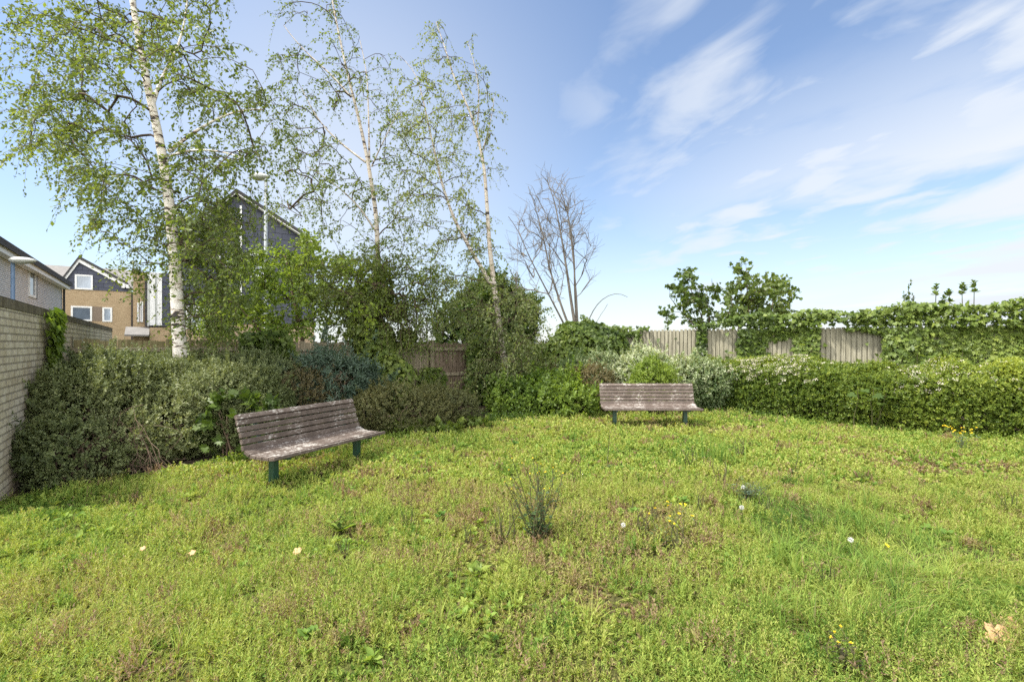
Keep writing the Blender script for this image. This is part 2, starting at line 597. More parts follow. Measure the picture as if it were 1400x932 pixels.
def cloud_noise(su, sv, off, detail, rough, dist):
    cb = ns.new('ShaderNodeCombineXYZ')
    lk.new(mth('MULTIPLY', pu, su), cb.inputs[0])
    lk.new(mth('MULTIPLY', pv, sv), cb.inputs[1])
    cb.inputs[2].default_value = off
    n = ns.new('ShaderNodeTexNoise')
    n.inputs['Scale'].default_value = 1
    n.inputs['Detail'].default_value = detail
    n.inputs['Roughness'].default_value = rough
    n.inputs['Distortion'].default_value = dist
    lk.new(cb.outputs[0], n.inputs['Vector'])
    return n.outputs['Fac']


c1 = cloud_noise(2.4, 4.0, 9.1, 5, .5, .35)
c2 = cloud_noise(1.2, 1.6, 12.4, 3, .5, .3)
cl = mth('ADD', mth('MULTIPLY', c1, .62), mth('MULTIPLY', c2, .38))
mr = ns.new('ShaderNodeMapRange')
mr.interpolation_type = 'SMOOTHSTEP'
mr.inputs[1].default_value = .45
mr.inputs[2].default_value = .66
lk.new(mth('ADD', cl, mth('MULTIPLY', sp.outputs['X'], .09)), mr.inputs[0])
# more cloud to the right and low down, a bright veil to the left near the ground
low = mth('SUBTRACT', 1.0, mth('MULTIPLY', sp.outputs['Z'], 2.0), clamp=True)
veil = mth('MULTIPLY', mth('POWER', low, 2.1), .68)
c3 = cloud_noise(.55, 1.0, 21.7, 6, .55, .4)
bank = ns.new('ShaderNodeMapRange')
bank.interpolation_type = 'SMOOTHSTEP'
bank.inputs[1].default_value = .38
bank.inputs[2].default_value = .58
lk.new(c3, bank.inputs[0])
side = mth('ADD', mth('MULTIPLY', sp.outputs['X'], 1.6), -.1, clamp=True)
bk = mth('MULTIPLY', mth('MULTIPLY', bank.outputs[0], mth('MULTIPLY', low, 2.2, clamp=True)), side)
amt = mth('MAXIMUM', mth('MAXIMUM', mth('MULTIPLY', mth('MULTIPLY', mr.outputs[0], .85), mth('MULTIPLY_ADD', sp.outputs['X'], 2.2, .12, clamp=True)), bk), veil, clamp=True)
mix = ns.new('ShaderNodeMix')
mix.data_type = 'RGBA'
lk.new(amt, mix.inputs[0])
lk.new(sky.outputs[0], mix.inputs[6])
# pale thin haze low behind the birches, and a trace of it everywhere
gd = nrm(np.array([-.36, 1, .27]))
dt = mth('ADD', mth('ADD', mth('MULTIPLY', sp.outputs['X'], float(gd[0])), mth('MULTIPLY', sp.outputs['Y'], float(gd[1]))), mth('MULTIPLY', sp.outputs['Z'], float(gd[2])), clamp=True)
amt = mth('MAXIMUM', amt, mth('MULTIPLY', mth('POWER', dt, 13), .72), clamp=True)
amt = mth('MAXIMUM', amt, .05)
# unseen bright cloud behind the camera and overhead, added as fill light
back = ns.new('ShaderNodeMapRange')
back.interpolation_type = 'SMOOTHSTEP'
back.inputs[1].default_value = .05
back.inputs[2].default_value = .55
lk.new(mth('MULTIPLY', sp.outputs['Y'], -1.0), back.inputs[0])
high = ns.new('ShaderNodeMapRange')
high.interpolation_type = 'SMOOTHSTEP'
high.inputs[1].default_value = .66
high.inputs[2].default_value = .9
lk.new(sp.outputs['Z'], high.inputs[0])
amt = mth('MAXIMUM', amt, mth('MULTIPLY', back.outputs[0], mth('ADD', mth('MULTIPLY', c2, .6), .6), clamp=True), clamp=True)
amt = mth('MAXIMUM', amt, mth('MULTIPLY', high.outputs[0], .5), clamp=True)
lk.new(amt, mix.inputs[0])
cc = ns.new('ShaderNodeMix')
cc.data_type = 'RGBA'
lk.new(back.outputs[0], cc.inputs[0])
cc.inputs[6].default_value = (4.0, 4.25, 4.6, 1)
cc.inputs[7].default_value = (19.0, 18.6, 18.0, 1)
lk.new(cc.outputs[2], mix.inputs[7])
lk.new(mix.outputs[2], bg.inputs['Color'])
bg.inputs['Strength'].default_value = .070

sc = bpy.context.scene
sc.view_settings.view_transform = 'Standard'
sc.view_settings.look = 'None'
sc.view_settings.gamma = 1
sc.view_settings.use_curve_mapping = False
sc.view_settings.exposure = 1.65
sc.render.engine = 'CYCLES'
sc.cycles.max_bounces = 9
sc.cycles.diffuse_bounces = 7
sc.cycles.glossy_bounces = 2
sc.cycles.transmission_bounces = 6
sc.cycles.transparent_max_bounces = 4
sc.cycles.use_denoising = False

# ------------------------------------------------------------------ plan of the plot
UX, UY = .8254, .5646          # along the left fence, away to the right
VX, VY = -.5646, .8254         # away from the camera along the brick wall
TH = math.atan2(UY, UX)
FC = np.array([-7.3, 8.3])     # corner of the left fence at the brick wall
RC = np.array([2.2, 14.8])     # corner where the two fences meet
RD = np.array([.86, -.51]) / np.hypot(.86, .51)


def fence_point(px):           # pixel column -> ground point on the left fence line
    k = (px - CX) / FPX
    t = (k * FC[1] - FC[0]) / (UX - k * UY)
    return np.array([FC[0] + UX * t, FC[1] + UY * t]), t


def right_point(px):
    k = (px - CX) / FPX
    t = (k * RC[1] - RC[0]) / (RD[0] - k * RD[1])
    return RC + RD * t, t


LAWN_PX = np.array([-600, -200, 0, 100, 200, 330, 430, 560, 640, 760, 830, 1000, 1100, 1200, 1300, 1400, 1700, 2400], float)
LAWN_PY = np.array([760, 712, 694, 672, 655, 632, 612, 597, 580, 571, 566, 563, 573, 587, 596, 602, 612, 640], float)


def is_lawn(P, off=0.0):
    px_ = CX + P[:, 0] / P[:, 1] * FPX
    py_ = CY + EYE / P[:, 1] * FPX
    return py_ > np.interp(px_, LAWN_PX, LAWN_PY) + off


def gz(P):
    """height of the ground"""
    Q = np.zeros((len(P), 3))
    Q[:, :2] = P[:, :2]
    near = np.clip((14 - np.linalg.norm(Q[:, :2], axis=1)) / 6, 0, 1)
    return (wob(Q, 1.6, 3) * .018 + wob(Q, 5.5, 4) * .010) * near


# ground: one sheet, fine near the camera
xs = np.concatenate([[-900, -300, -100, -40], np.arange(-16, 16.01, .16), [40, 100, 300, 900]])
ys = np.concatenate([[-300, -60, -15], np.arange(-3, 17.01, .16), [40, 100, 300, 1500]])
gx, gy = np.meshgrid(xs, ys)
GP = np.stack([gx.ravel(), gy.ravel(), np.zeros(gx.size)], 1)
GP[:, 2] = gz(GP)
i0 = (np.arange(len(ys) - 1)[:, None] * len(xs) + np.arange(len(xs) - 1)[None, :]).ravel()
GF = np.stack([i0, i0 + 1, i0 + 1 + len(xs), i0 + len(xs)], 1)


def ground_mat():
    m, nt, ns, lk, bs = new_mat('lawn_soil')
    tc = ns.new('ShaderNodeTexCoord')
    a = ns.new('ShaderNodeTexNoise')
    a.inputs['Scale'].default_value = 1.3
    a.inputs['Detail'].default_value = 5
    b = ns.new('ShaderNodeTexNoise')
    b.inputs['Scale'].default_value = 45
    b.inputs['Detail'].default_value = 5
    for n in (a, b):
        lk.new(tc.outputs['Object'], n.inputs['Vector'])
    r1 = ramp_node(ns, [(.32, (.075, .060, .034)), (.5, (.075, .085, .026)), (.68, (.095, .12, .028))])
    lk.new(a.outputs['Fac'], r1.inputs[0])
    r2 = ramp_node(ns, [(.3, (.35, .33, .30)), (.65, (1.35, 1.3, 1.2))])
    lk.new(b.outputs['Fac'], r2.inputs[0])
    mx = ns.new('ShaderNodeMix')
    mx.data_type = 'RGBA'
    mx.blend_type = 'MULTIPLY'
    mx.inputs[0].default_value = 1
    lk.new(r1.outputs[0], mx.inputs[6])
    lk.new(r2.outputs[0], mx.inputs[7])
    lk.new(mx.outputs[2], bs.inputs['Base Color'])
    bs.inputs['Roughness'].default_value = .95
    bs.inputs['Specular IOR Level'].default_value = .1
    bp = ns.new('ShaderNodeBump')
    bp.inputs['Distance'].default_value = .03
    lk.new(b.outputs['Fac'], bp.inputs['Height'])
    lk.new(bp.outputs[0], bs.inputs['Normal'])
    return m


g = mesh_np('ground', GP, GF, ground_mat(), smooth=True)
set_props(g, 'rough lawn ground of thin soil under the weeds', 'ground', kind='structure')

# bare soil of the planting bed, a sheet just above the ground
bed = []
bpx = np.linspace(-150, 1500, 90)
for p in bpx:
    q = on_ground(p, np.interp(p, LAWN_PX, LAWN_PY) + 2)
    bed.append(q)
bed = np.array(bed)
out = bed * 1.0
sc_ = np.where(bpx < 330, 1.55, np.where(bpx < 900, 1.5, 1.42))
out[:, :2] *= sc_[:, None]
n_ = len(bed)
rows = [bed + (out - bed) * f for f in np.linspace(.03, 1, 8)]
BV = np.concatenate(rows)
BV[:, 2] = gz(BV) + .012
bi = (np.arange(7)[:, None] * n_ + np.arange(n_ - 1)[None, :]).ravel()
BF = np.stack([bi, bi + 1, bi + 1 + n_, bi + n_], 1)
b = mesh_np('planting_bed', BV, BF, M['soil'], smooth=True)
set_props(b, 'dark bare soil of the shrub bed along the fences', 'flower bed', kind='structure')

# ------------------------------------------------------------------ lawn growth
dens_px = []


def patch(P, px, py, rx, ry):
    """soft 0..1 patch on the ground given by where it lies in the lawn"""
    c = on_ground(px, py)
    Yr = abs(on_ground(px, py - ry)[1] - c[1])
    Xr = rx / FPX * c[1]
    d = ((P[:, 0] - c[0]) / Xr) ** 2 + ((P[:, 1] - c[1]) / Yr) ** 2
    return np.exp(-d)


def lawn_field(P):
    """returns dryness, grassiness, darkness"""
    Q = np.concatenate([P[:, :2], np.zeros((len(P), 1))], 1)
    dry = .22 + .28 * wob(Q, 2.2, 21) + .36 * wob(Q, 8, 22)
    for a in ((250, 745, 60, 18, .6), (780, 765, 130, 30, .95), (720, 850, 60, 22, .8), (560, 690, 90, 22, .4), (380, 640, 80, 22, .45),
              (1290, 640, 130, 14, .8), (450, 840, 90, 30, .3), (900, 730, 70, 30, .5), (1040, 640, 60, 10, .4), (840, 570, 40, 5, .5)):
        dry += a[4] * 1.15 * patch(P, *a[:4])
    gra = -.10 + .25 * wob(Q, 1.4, 31)
    for a in ((1150, 760, 160, 60, .9), (1330, 820, 160, 90, .8), (1000, 900, 160, 60, .5), (1190, 650, 120, 30, .5), (120, 880, 150, 50, .35), (1100, 700, 70, 40, .6)):
        gra += a[4] * patch(P, *a[:4])
    dark = .12 * wob(Q, 2.6, 41)
    for a in ((1130, 730, 70, 40, .45), (1120, 690, 60, 20, .3), (1280, 890, 70, 40, .3), (930, 830, 70, 50, .2), (60, 700, 90, 25, .35), (870, 640, 50, 10, .2)):
        dark += a[4] * patch(P, *a[:4])
    dark *= np.clip(.55 + .5 * wob(Q, 6, 42), 0, 1.2)
    return dry, gra, dark


def scatter(n, y0, y1, kx=1.12, off=-3):
    """uniform on the ground inside the view wedge"""
    Y = np.sqrt(rng.uniform(y0 ** 2, y1 ** 2, int(n)))
    X = rng.uniform(-1, 1, int(n)) * (Y * kx + .4)
    P = np.stack([X, Y, np.zeros(int(n))], 1)
    P = P[is_lawn(P, off)]
    P[:, 2] = gz(P)
    return P


def sprigs(P, A, nl, L, ls, spread=1.0, up=.35):
    """n stems, nl leaves each arranged round the stem"""
    n = len(P)
    t = (np.arange(nl) + rng.uniform(0, 1, (n, nl))) / nl
    ph = rng.uniform(0, 6.28, (n, 1)) + np.arange(nl)[None, :] * 2.4
    A = nrm(A)
    ref = np.where(np.abs(A[:, 2:3]) < .9, np.array([[0, 0, 1.]]), np.array([[1., 0, 0]]))
    X = nrm(np.cross(A, ref))
    Yv = np.cross(A, X)
    rad = np.cos(ph)[..., None] * X[:, None] + np.sin(ph)[..., None] * Yv[:, None]
    L = np.broadcast_to(np.asarray(L, float), (n,))
    B = P[:, None] + A[:, None] * (L[:, None] * t)[..., None]
    D = nrm(rad * spread + A[:, None] * (up + 1.0 * t[..., None] ** 2) + rng.normal(size=(n, nl, 3)) * .25)
    N = nrm(A[:, None] * 1.0 - rad * .3 + rng.normal(size=(n, nl, 3)) * .35)
    ls = np.broadcast_to(np.asarray(ls, float), (n,))
    Sz = ls[:, None] * rng.uniform(.6, 1.25, (n, nl)) * (1.1 - .45 * t)
    return B.reshape(-1, 3), D.reshape(-1, 3), N.reshape(-1, 3), Sz.ravel()


LV, LF, LT, lv0 = [], [], [], 0


def add_lawn(V, F, T):
    global lv0
    LV.append(V)
    LF.append(F + lv0)
    LT.append(T)
    lv0 += len(V)


# low feathery weeds
for (n, y0, y1, nl, h, ls) in ((24000, 1.5, 3.4, 15, .082, .024), (32000, 3.4, 5.6, 12, .074, .030), (36000, 5.6, 8.5, 8, .066, .042), (36000, 8.5, 13.2, 6, .060, .055)):
    P = scatter(n, y0, y1)
    dry, gra, dark = lawn_field(P)
    keep = rng.uniform(size=len(P)) > np.clip(gra, 0, .75) + np.clip(dry - .75, 0, .5) * .8
    keep &= rng.uniform(size=len(P)) < np.clip(1.15 + .5 * wob(P * np.array([1, 1, 0]), 13, 55), .25, 1)
    P, dry, gra, dark = P[keep], dry[keep], gra[keep], dark[keep]
    A = nrm(np.array([0, 0, 1.]) + rng.normal(size=(len(P), 3)) * .38)
    Q = np.concatenate([P[:, :2], np.zeros((len(P), 1))], 1)
    hh = h * (1 + .45 * wob(Q, 3.5, 51) + .60 * wob(Q, 10, 52)) * rng.uniform(.5, 1.5, len(P))
    hh = np.clip(hh, .010, .16)
    B, D, N, Sz = sprigs(P, A, nl, hh, ls * rng.uniform(.7, 1.3, len(P)), .85, .65)
    base = .56 - np.clip(dry, 0, 1.1) * .12 + dark * .6 + .075 * wob(Q, 1.3, 57) + .06 * wob(Q, 9, 53) + rng.normal(size=len(P)) * .10
    isdry = rng.uniform(size=len(P)) < np.clip(dry - .52, 0, .7) * .75 + .03
    base[isdry] = rng.uniform(.02, .25, isdry.sum())
    T = np.repeat(base, nl) + rng.normal(size=len(P) * nl) * .085
    V, F, k = leaves(B, D, N, Sz, NARROW if y1 < 6 else DIAMOND)
    add_lawn(V, F, np.repeat(T, k))


def blades(P, H_, W_, lean, T, seg=3):
    """curved grass blades, each a tapering strip"""
    n = len(P)
    t = np.linspace(0, 1, seg + 1)
    side = np.stack([-lean[:, 1], lean[:, 0], np.zeros(n)], 1)
    side = nrm(side + rng.normal(size=(n, 3)) * .3)
    ln = np.linalg.norm(lean[:, :2], axis=1, keepdims=True)
    pts = P[:, None] + np.stack([np.outer(H_, t) * lean[:, :1] * t, np.outer(H_, t) * lean[:, 1:2] * t, np.outer(H_, t) * (1 - .42 * np.minimum(ln, 1.6) * t)], -1)
    wd = W_[:, None] * np.array([1, .85, .55, .06])[None, :seg + 1] * .5
    a = pts - side[:, None] * wd[..., None]
    c = pts + side[:, None] * wd[..., None]
    V = np.stack([a, c], 2).reshape(-1, 3)
    k = 2 * (seg + 1)
    f = np.array([[2 * i, 2 * i + 1, 2 * i + 3, 2 * i + 2] for i in range(seg)])
    F = (f[None] + (np.arange(n) * k)[:, None, None]).reshape(-1, 4)
    return V, F, np.repeat(T, k)


BVs, BFs, BTs, bv0 = [], [], [], 0
for (n, y0, y1, hmul, wd) in ((36000, 1.5, 3.4, 1.0, .0042), (46000, 3.4, 6, 1.0, .0055), (40000, 6, 9, .85, .008), (36000, 9, 13.2, .75, .011)):
    P = scatter(n, y0, y1, off=-4)
    dry, gra, dark = lawn_field(P)
    keep = rng.uniform(size=len(P)) < np.clip(.22 + gra * 1.1, .10, 1)
    P, dry, gra, dark = P[keep], dry[keep], gra[keep], dark[keep]
    m = len(P)
    Q = np.concatenate([P[:, :2], np.zeros((m, 1))], 1)
    ang = wob(Q, 1.9, 61) * 2.2 + rng.normal(size=m) * 1.1
    ll = np.clip(.35 + .6 * np.clip(gra, 0, 1) + rng.normal(size=m) * .4, 0, 1.4)
    lean = np.stack([np.cos(ang) * ll, np.sin(ang) * ll, np.zeros(m)], 1)
    Hh = hmul * rng.uniform(.035, .095, m) * (1 + .7 * np.clip(gra, 0, 1))
    T = .60 + dark * .6 - np.clip(dry, 0, 1) * .12 + rng.normal(size=m) * .09
    strawy = rng.uniform(size=m) < .07 + np.clip(dry - .5, 0, .5) * .4
    T[strawy] = rng.uniform(.05, .3, strawy.sum())
    V, F, T = blades(P, Hh, wd * rng.uniform(.7, 1.4, m), lean, np.clip(T, 0, 1))
    BVs.append(V)
    BFs.append(F + bv0)
    BTs.append(T)
    bv0 += len(V)

# taller feathery clumps standing out of the carpet
for (n, y0, y1, ns_, hl, ls) in ((170, 1.6, 3.4, 22, .15, .030), (260, 3.4, 6, 18, .15, .034), (300, 6, 9.5, 12, .14, .044), (240, 9.5, 12.5, 10, .13, .055)):
    P = scatter(n, y0, y1, off=3)
    dry, gra, dark = lawn_field(P)
    m = len(P)
    c_ = np.repeat(P, ns_, 0)
    r_ = rng.normal(size=(m * ns_, 2)) * np.repeat(rng.uniform(.03, .085, m), ns_)[:, None]
    c_[:, :2] += r_
    A = nrm(np.concatenate([r_ * 4.0, np.ones((m * ns_, 1))], 1) + rng.normal(size=(m * ns_, 3)) * .2)
    hh = np.repeat(hl * rng.uniform(.5, 1.2, m), ns_) * rng.uniform(.6, 1.1, m * ns_) * np.clip(1.1 - np.linalg.norm(r_, axis=1) * 4, .4, 1)
    B, D, N, Sz = sprigs(c_, A, 16, hh, ls * rng.uniform(.7, 1.3, m * ns_), .8, .7)
    kind = rng.uniform(size=m)
    tc_ = np.where(kind < .22, rng.uniform(.03, .22, m), np.where(kind < .75, .47 + rng.normal(size=m) * .05, .70 + rng.normal(size=m) * .06))
    T = np.repeat(np.repeat(tc_, ns_) + rng.normal(size=m * ns_) * .05, 16) + rng.normal(size=len(B)) * .06
    V, F, k = leaves(B, D, N, Sz, NARROW)
    add_lawn(V, F, np.repeat(T, k))

# leafy rosettes (clover, plantain, dandelion) between the feathery weeds
for (n, y0, y1, ls) in ((900, 1.6, 3.6, .040), (1300, 3.6, 6.5, .045), (1600, 6.5, 12, .06)):
    P = scatter(n, y0, y1, off=2)
    k = wob(P * np.array([1, 1, 0]), 3.0, 81) > .15
    P = P[k]
    P[:, 2] += rng.uniform(.0, .035, len(P))
    B, D, N, Sz = sprigs(P, nrm(np.array([0, 0, 1.]) + rng.normal(size=P.shape) * .15), 9, .02, ls * rng.uniform(.5, 1.6, len(P)), 1.0, .35)
    T = np.repeat(.68 + rng.normal(size=len(P)) * .09, 9) + rng.normal(size=len(B)) * .04
    V, F, k = leaves(B, D, N, Sz, OVAL)
    add_lawn(V, F, np.repeat(T, k))

# tussocks: fans of longer blades
for (n, y0, y1, nb, hl) in ((420, 1.6, 3.4, 34, .13), (420, 3.4, 6, 26, .12), (420, 6, 9.5, 18, .11), (260, 9.5, 12.5, 14, .11)):
    P = scatter(n, y0, y1, off=4)
    dry, gra, dark = lawn_field(P)
    keep = rng.uniform(size=len(P)) < np.clip(.25 + gra, .12, 1)
    P, dry, gra, dark = P[keep], dry[keep], gra[keep], dark[keep]
    hk = np.ones(len(P))
    dk = np.zeros(len(P))
    if y1 < 7:
        # the long dark grass on the right
        ng = 150 if y0 < 3 else 210
        G_ = np.stack([rng.uniform(1040, 1300, ng), rng.uniform(655, 900, ng)], 1)
        G_ = np.array([on_ground(a_ - .35 * (760 - b_) * 0, b_) for a_, b_ in G_])
        inside = np.exp(-((CX + G_[:, 0] / G_[:, 1] * FPX - 1165) / 110) ** 2) > rng.uniform(.15, 1, ng)
        G_ = G_[inside & (G_[:, 1] >= y0) & (G_[:, 1] < y1)]
        G_[:, 2] = gz(G_)
        P = np.concatenate([P, G_])
        dark = np.concatenate([dark, np.zeros(len(G_))])
        hk = np.concatenate([hk, np.full(len(G_), 1.55)])
        dk = np.concatenate([dk, np.full(len(G_), .14)])
    m = len(P)
    c_ = np.repeat(P, nb, 0)
    a_ = rng.uniform(0, 6.28, m * nb)
    r_ = np.abs(rng.normal(size=m * nb)) * .03
    c_[:, 0] += np.cos(a_) * r_
    c_[:, 1] += np.sin(a_) * r_
    ll = np.clip(r_ / .03 * .7 + rng.normal(size=m * nb) * .25, 0, 1.5)
    a2 = a_ + rng.normal(size=m * nb) * .5
    lean = np.stack([np.cos(a2) * ll, np.sin(a2) * ll, np.zeros(m * nb)], 1)
    hb_ = np.repeat(hl * hk * rng.uniform(.6, 1.35, m), nb) * rng.uniform(.5, 1.2, m * nb)
    tt_ = np.repeat(.56 + dk + rng.normal(size=m) * .08 + dark * .4, nb) + rng.normal(size=m * nb) * .07
    sw = rng.uniform(size=m * nb) < .06
    tt_[sw] = rng.uniform(.1, .3, sw.sum())
    wd_ = np.interp(c_[:, 1], [2, 12], [.0048, .012]) * rng.uniform(.7, 1.3, m * nb)
    V, F, T = blades(c_, hb_, wd_, lean, np.clip(tt_, 0, 1))
    BVs.append(V)
    BFs.append(F + bv0)
    BTs.append(T)
    bv0 += len(V)

lo = mesh_np('lawn_weeds', np.concatenate(LV), np.concatenate(LF), M['lawn_leaf'], None, np.clip(np.concatenate(LT), 0, 1))
set_props(lo, 'low feathery yellow green weeds covering the lawn', 'lawn weeds', kind='stuff')
go = mesh_np('lawn_grass', np.concatenate(BVs), np.concatenate(BFs), M['lawn_leaf'], None, np.concatenate(BTs))
set_props(go, 'thin grass blades among the lawn weeds', 'grass', kind='stuff')

# ragged taller growth where the lawn meets the beds
t = rng.uniform(0, 1, 5200)
ex = -100 + t * 1600
ey = np.interp(ex, LAWN_PX, LAWN_PY) + np.abs(rng.normal(size=len(ex))) * 3 - 3
P = np.stack([(ex - CX) / FPX * (FPX * EYE / (ey - CY)), FPX * EYE / (ey - CY), np.zeros(len(ex))], 1)
P[:, 2] = gz(P)
Q = P * np.array([1, 1, 0])
hh = np.clip(.10 * (1 + .7 * wob(Q, 3, 71)), .02, .25) * rng.uniform(.5, 1.3, len(P))
B, D, N, Sz = sprigs(P, nrm(np.array([0, 0, 1.]) + rng.normal(size=(len(P), 3)) * .4), 8, hh, .045, .9, .4)
eo = leaf_part('ground_cover', B, D, N, Sz, DIAMOND, M['bright_leaf'], None, np.repeat(.35 + .2 * wob(Q, 2, 72), 8) + rng.normal(size=len(B)) * .12)
set_props(eo, 'leafy green ground cover along the edge of the shrub beds', 'ground cover', kind='stuff')

# ------------------------------------------------------------------ foliage builders


def blob_points(blobs, dens, seed, rough=.16, freq=3.0, inner=.35, zmin=.03):
    """points on (and a little inside) the skin of a union of ellipsoids -> P, outward normal, depth"""
    Ps, Ns, Ds = [], [], []
    for bi_, (c, r) in enumerate(blobs):
        c, r = np.array(c, float), np.array(r, float)
        area = 4 * PI * ((r[0] * r[1]) ** 1.6 + (r[0] * r[2]) ** 1.6 + (r[1] * r[2]) ** 1.6) ** (1 / 1.6) / 3 ** (1 / 1.6)
        n = int(area * dens)
        u = randdir(n)
        dep = np.where(rng.uniform(size=n) < .6, rng.uniform(0, .08, n), rng.uniform(0, inner, n))
        p = u * r
        nn = nrm(u / r)
        wv = wob(p + c, freq, seed) * rough + wob(p + c, freq * 2.7, seed + 1) * rough * .45
        p = c + p * (1 + wv - dep)[:, None]
        ok = p[:, 2] > zmin
        for bj, (c2, r2) in enumerate(blobs):
            if bj != bi_:
                q = (p - np.array(c2)) / np.array(r2)
                ok &= np.sum(q * q, 1) > .66
        Ps.append(p[ok])
        Ns.append(nn[ok])
        Ds.append(dep[ok])
    return np.concatenate(Ps), np.concatenate(Ns), np.concatenate(Ds)


def shrub(name, label, cat, blobs, dens, mat, tmpl=DIAMOND, nl=7, L=.07, ls=.04, seed=1, rough=.16, freq=3.0, up=.5, stems=14, bark='shrub_bark', group=None, tmid=.42, tvar=.22, inner=.35, part='foliage', hollow=None, ztop=None, shoots=.05):
    c = np.mean([b_[0] for b_ in blobs], 0)
    root = thing(name, label, cat, (c[0], c[1], 0), 0, group)
    P, N, dep = blob_points(blobs, dens, seed, rough, freq, inner)
    if ztop is not None:
        P[:, 2] = np.where(P[:, 2] > ztop, ztop + (P[:, 2] - ztop) * .5, P[:, 2])
    if hollow is not None:
        k_ = (np.linalg.norm((P - hollow[0]) / np.array(hollow[1]), axis=1) > 1) | (rng.uniform(size=len(P)) < .3)
        P, N, dep = P[k_], N[k_], dep[k_]
    A = nrm(N + np.array([0, 0, up]) + rng.normal(size=P.shape) * .45)
    if shoots:
        # long young shoots break up the outline
        sel = rng.choice(len(P), int(len(P) * shoots), replace=False)
        Sp, Sa, Sn = [], [], []
        dirs = nrm(A[sel] + np.array([0, 0, .35]) + rng.normal(size=(len(sel), 3)) * .25)
        ln = rng.uniform(.5, 1.0, len(sel)) ** 1.5 * L * 3.2
        for q in (.35, .6, .8, 1.0):
            Sp.append(P[sel] + dirs * (ln * q)[:, None])
            Sa.append(dirs + rng.normal(size=dirs.shape) * .2)
            Sn.append(N[sel])
        P, A, N = np.concatenate([P] + Sp), nrm(np.concatenate([A] + Sa)), np.concatenate([N] + Sn)
    B, D, Nn, Sz = sprigs(P, A, nl, L * rng.uniform(.6, 1.4, len(P)), ls * rng.uniform(.75, 1.25, len(P)), .95, .45)
    T = np.repeat(tmid + tvar * .6 * wob(P, 2.3, seed + 5) + rng.normal(size=len(P)) * tvar * .45, nl) + rng.normal(size=len(B)) * .10
    leaf_part(part, B, D, Nn, Sz, tmpl, M[mat], root, T)
    if stems:
        pts, rad = [], []
        for k in range(stems):
            b_ = blobs[k % len(blobs)]
            cc, rr = np.array(b_[0]), np.array(b_[1])
            u = randdir(1)[0]
            u[2] = abs(u[2]) * .7
            tip = cc + u * rr * .95
            st = np.array([cc[0] + rng.normal() * rr[0] * .25, cc[1] + rng.normal() * rr[1] * .25, 0])
            tt = np.linspace(0, 1, 7)[:, None]
            p = st + (tip - st) * tt + np.sin(tt * PI) * np.array([0, 0, .12]) + rng.normal(size=(7, 3)) * .02
            pts.append(p)
            rad.append(np.linspace(.016, .004, 7))
        V, F = batch_tubes(np.array(pts), np.array(rad), 5)
        mesh_np('stems', V, F, M[bark], root, smooth=True)
    return root


def resample(pl, step):
    pl = np.asarray(pl, float)
    d = np.concatenate([[0], np.cumsum(np.linalg.norm(np.diff(pl, axis=0), axis=1))])
    n = max(2, int(d[-1] / step) + 1)
    s = np.linspace(0, d[-1], n)
    # smooth spline through the points
    q = np.stack([np.interp(s, d, pl[:, i]) for i in range(3)], 1)
    for _ in range(max(1, int(.5 / step))):
        q[1:-1] = q[1:-1] * .5 + (q[:-2] + q[2:]) * .25
    return q


def grow(trunks, att, seg=.22, kup=.5, wk=.6, bow=.12, rtip=.005, rexp=.5, wander=.02, minz=0.0, rmax=.03):
    """trunks: list of (polyline, r0, r1). Returns trunk tubes, branch chains (pts, radii)"""
    N, Par, Rt, Dn = [], [], [], []
    ttubes = []
    for pl, r0, r1 in trunks:
        q = resample(pl, seg)
        r = r0 + (r1 - r0) * np.linspace(0, 1, len(q)) ** .85
        ttubes.append((q, r))
        for i_, p in enumerate(q):
            N.append(p)
            Par.append(-1)
            Rt.append(r[i_])
            Dn.append(nrm(q[min(i_ + 1, len(q) - 1)] - q[max(i_ - 1, 0)]))
    nt_ = len(N)
    T0 = np.array(N)
    dmin = np.min(np.linalg.norm(att[:, None] - T0[None], axis=2), axis=1)
    chains = []
    N = list(N)
    for ai in np.argsort(dmin):
        a = att[ai]
        A_ = np.array(N)
        d = a - A_
        dist = np.linalg.norm(d, axis=1)
        dh = np.hypot(d[:, 0], d[:, 1])
        al = np.sum(d * np.array(Dn), 1) / np.maximum(dist, 1e-6)
        cost = dist * (1 + .55 * (1 - al)) + wk * np.abs(d[:, 2] - kup * dh) + np.where(A_[:, 2] < minz, 5, 0)
        j = int(np.argmin(cost))
        n = max(2, int(dist[j] / seg) + 1)
        tt = np.linspace(0, 1, n + 1)[1:, None]
        p0 = A_[j]
        p = p0 + (a - p0) * tt + np.sin(tt * PI) * np.array([0, 0, bow * dist[j]]) + rng.normal(size=(n, 3)) * wander * np.sin(tt * PI * .9)
        ids = []
        prev = j
        for q in p:
            N.append(q)
            Par.append(prev)
            Rt.append(0)
            Dn.append(nrm(q - N[prev]))
            prev = len(N) - 1
            ids.append(prev)
        chains.append((j, ids))
    cnt = np.zeros(len(N))
    for _, ids in chains:
        cnt[ids[-1]] += 1
    for i_ in range(len(N) - 1, nt_ - 1, -1):
        if Par[i_] >= 0:
            cnt[Par[i_]] += cnt[i_]
    N = np.array(N)
    out_ = []
    for j, ids in chains:
        pts = np.concatenate([N[j][None], N[ids]])
        r = np.minimum(rtip * np.maximum(cnt[ids], 1) ** rexp, rmax)
        r = np.concatenate([[r[0]], r])
        if j < nt_:
            r = np.minimum(r, max(Rt[j] * .7, rtip))
        out_.append((pts, r))
    return ttubes, out_


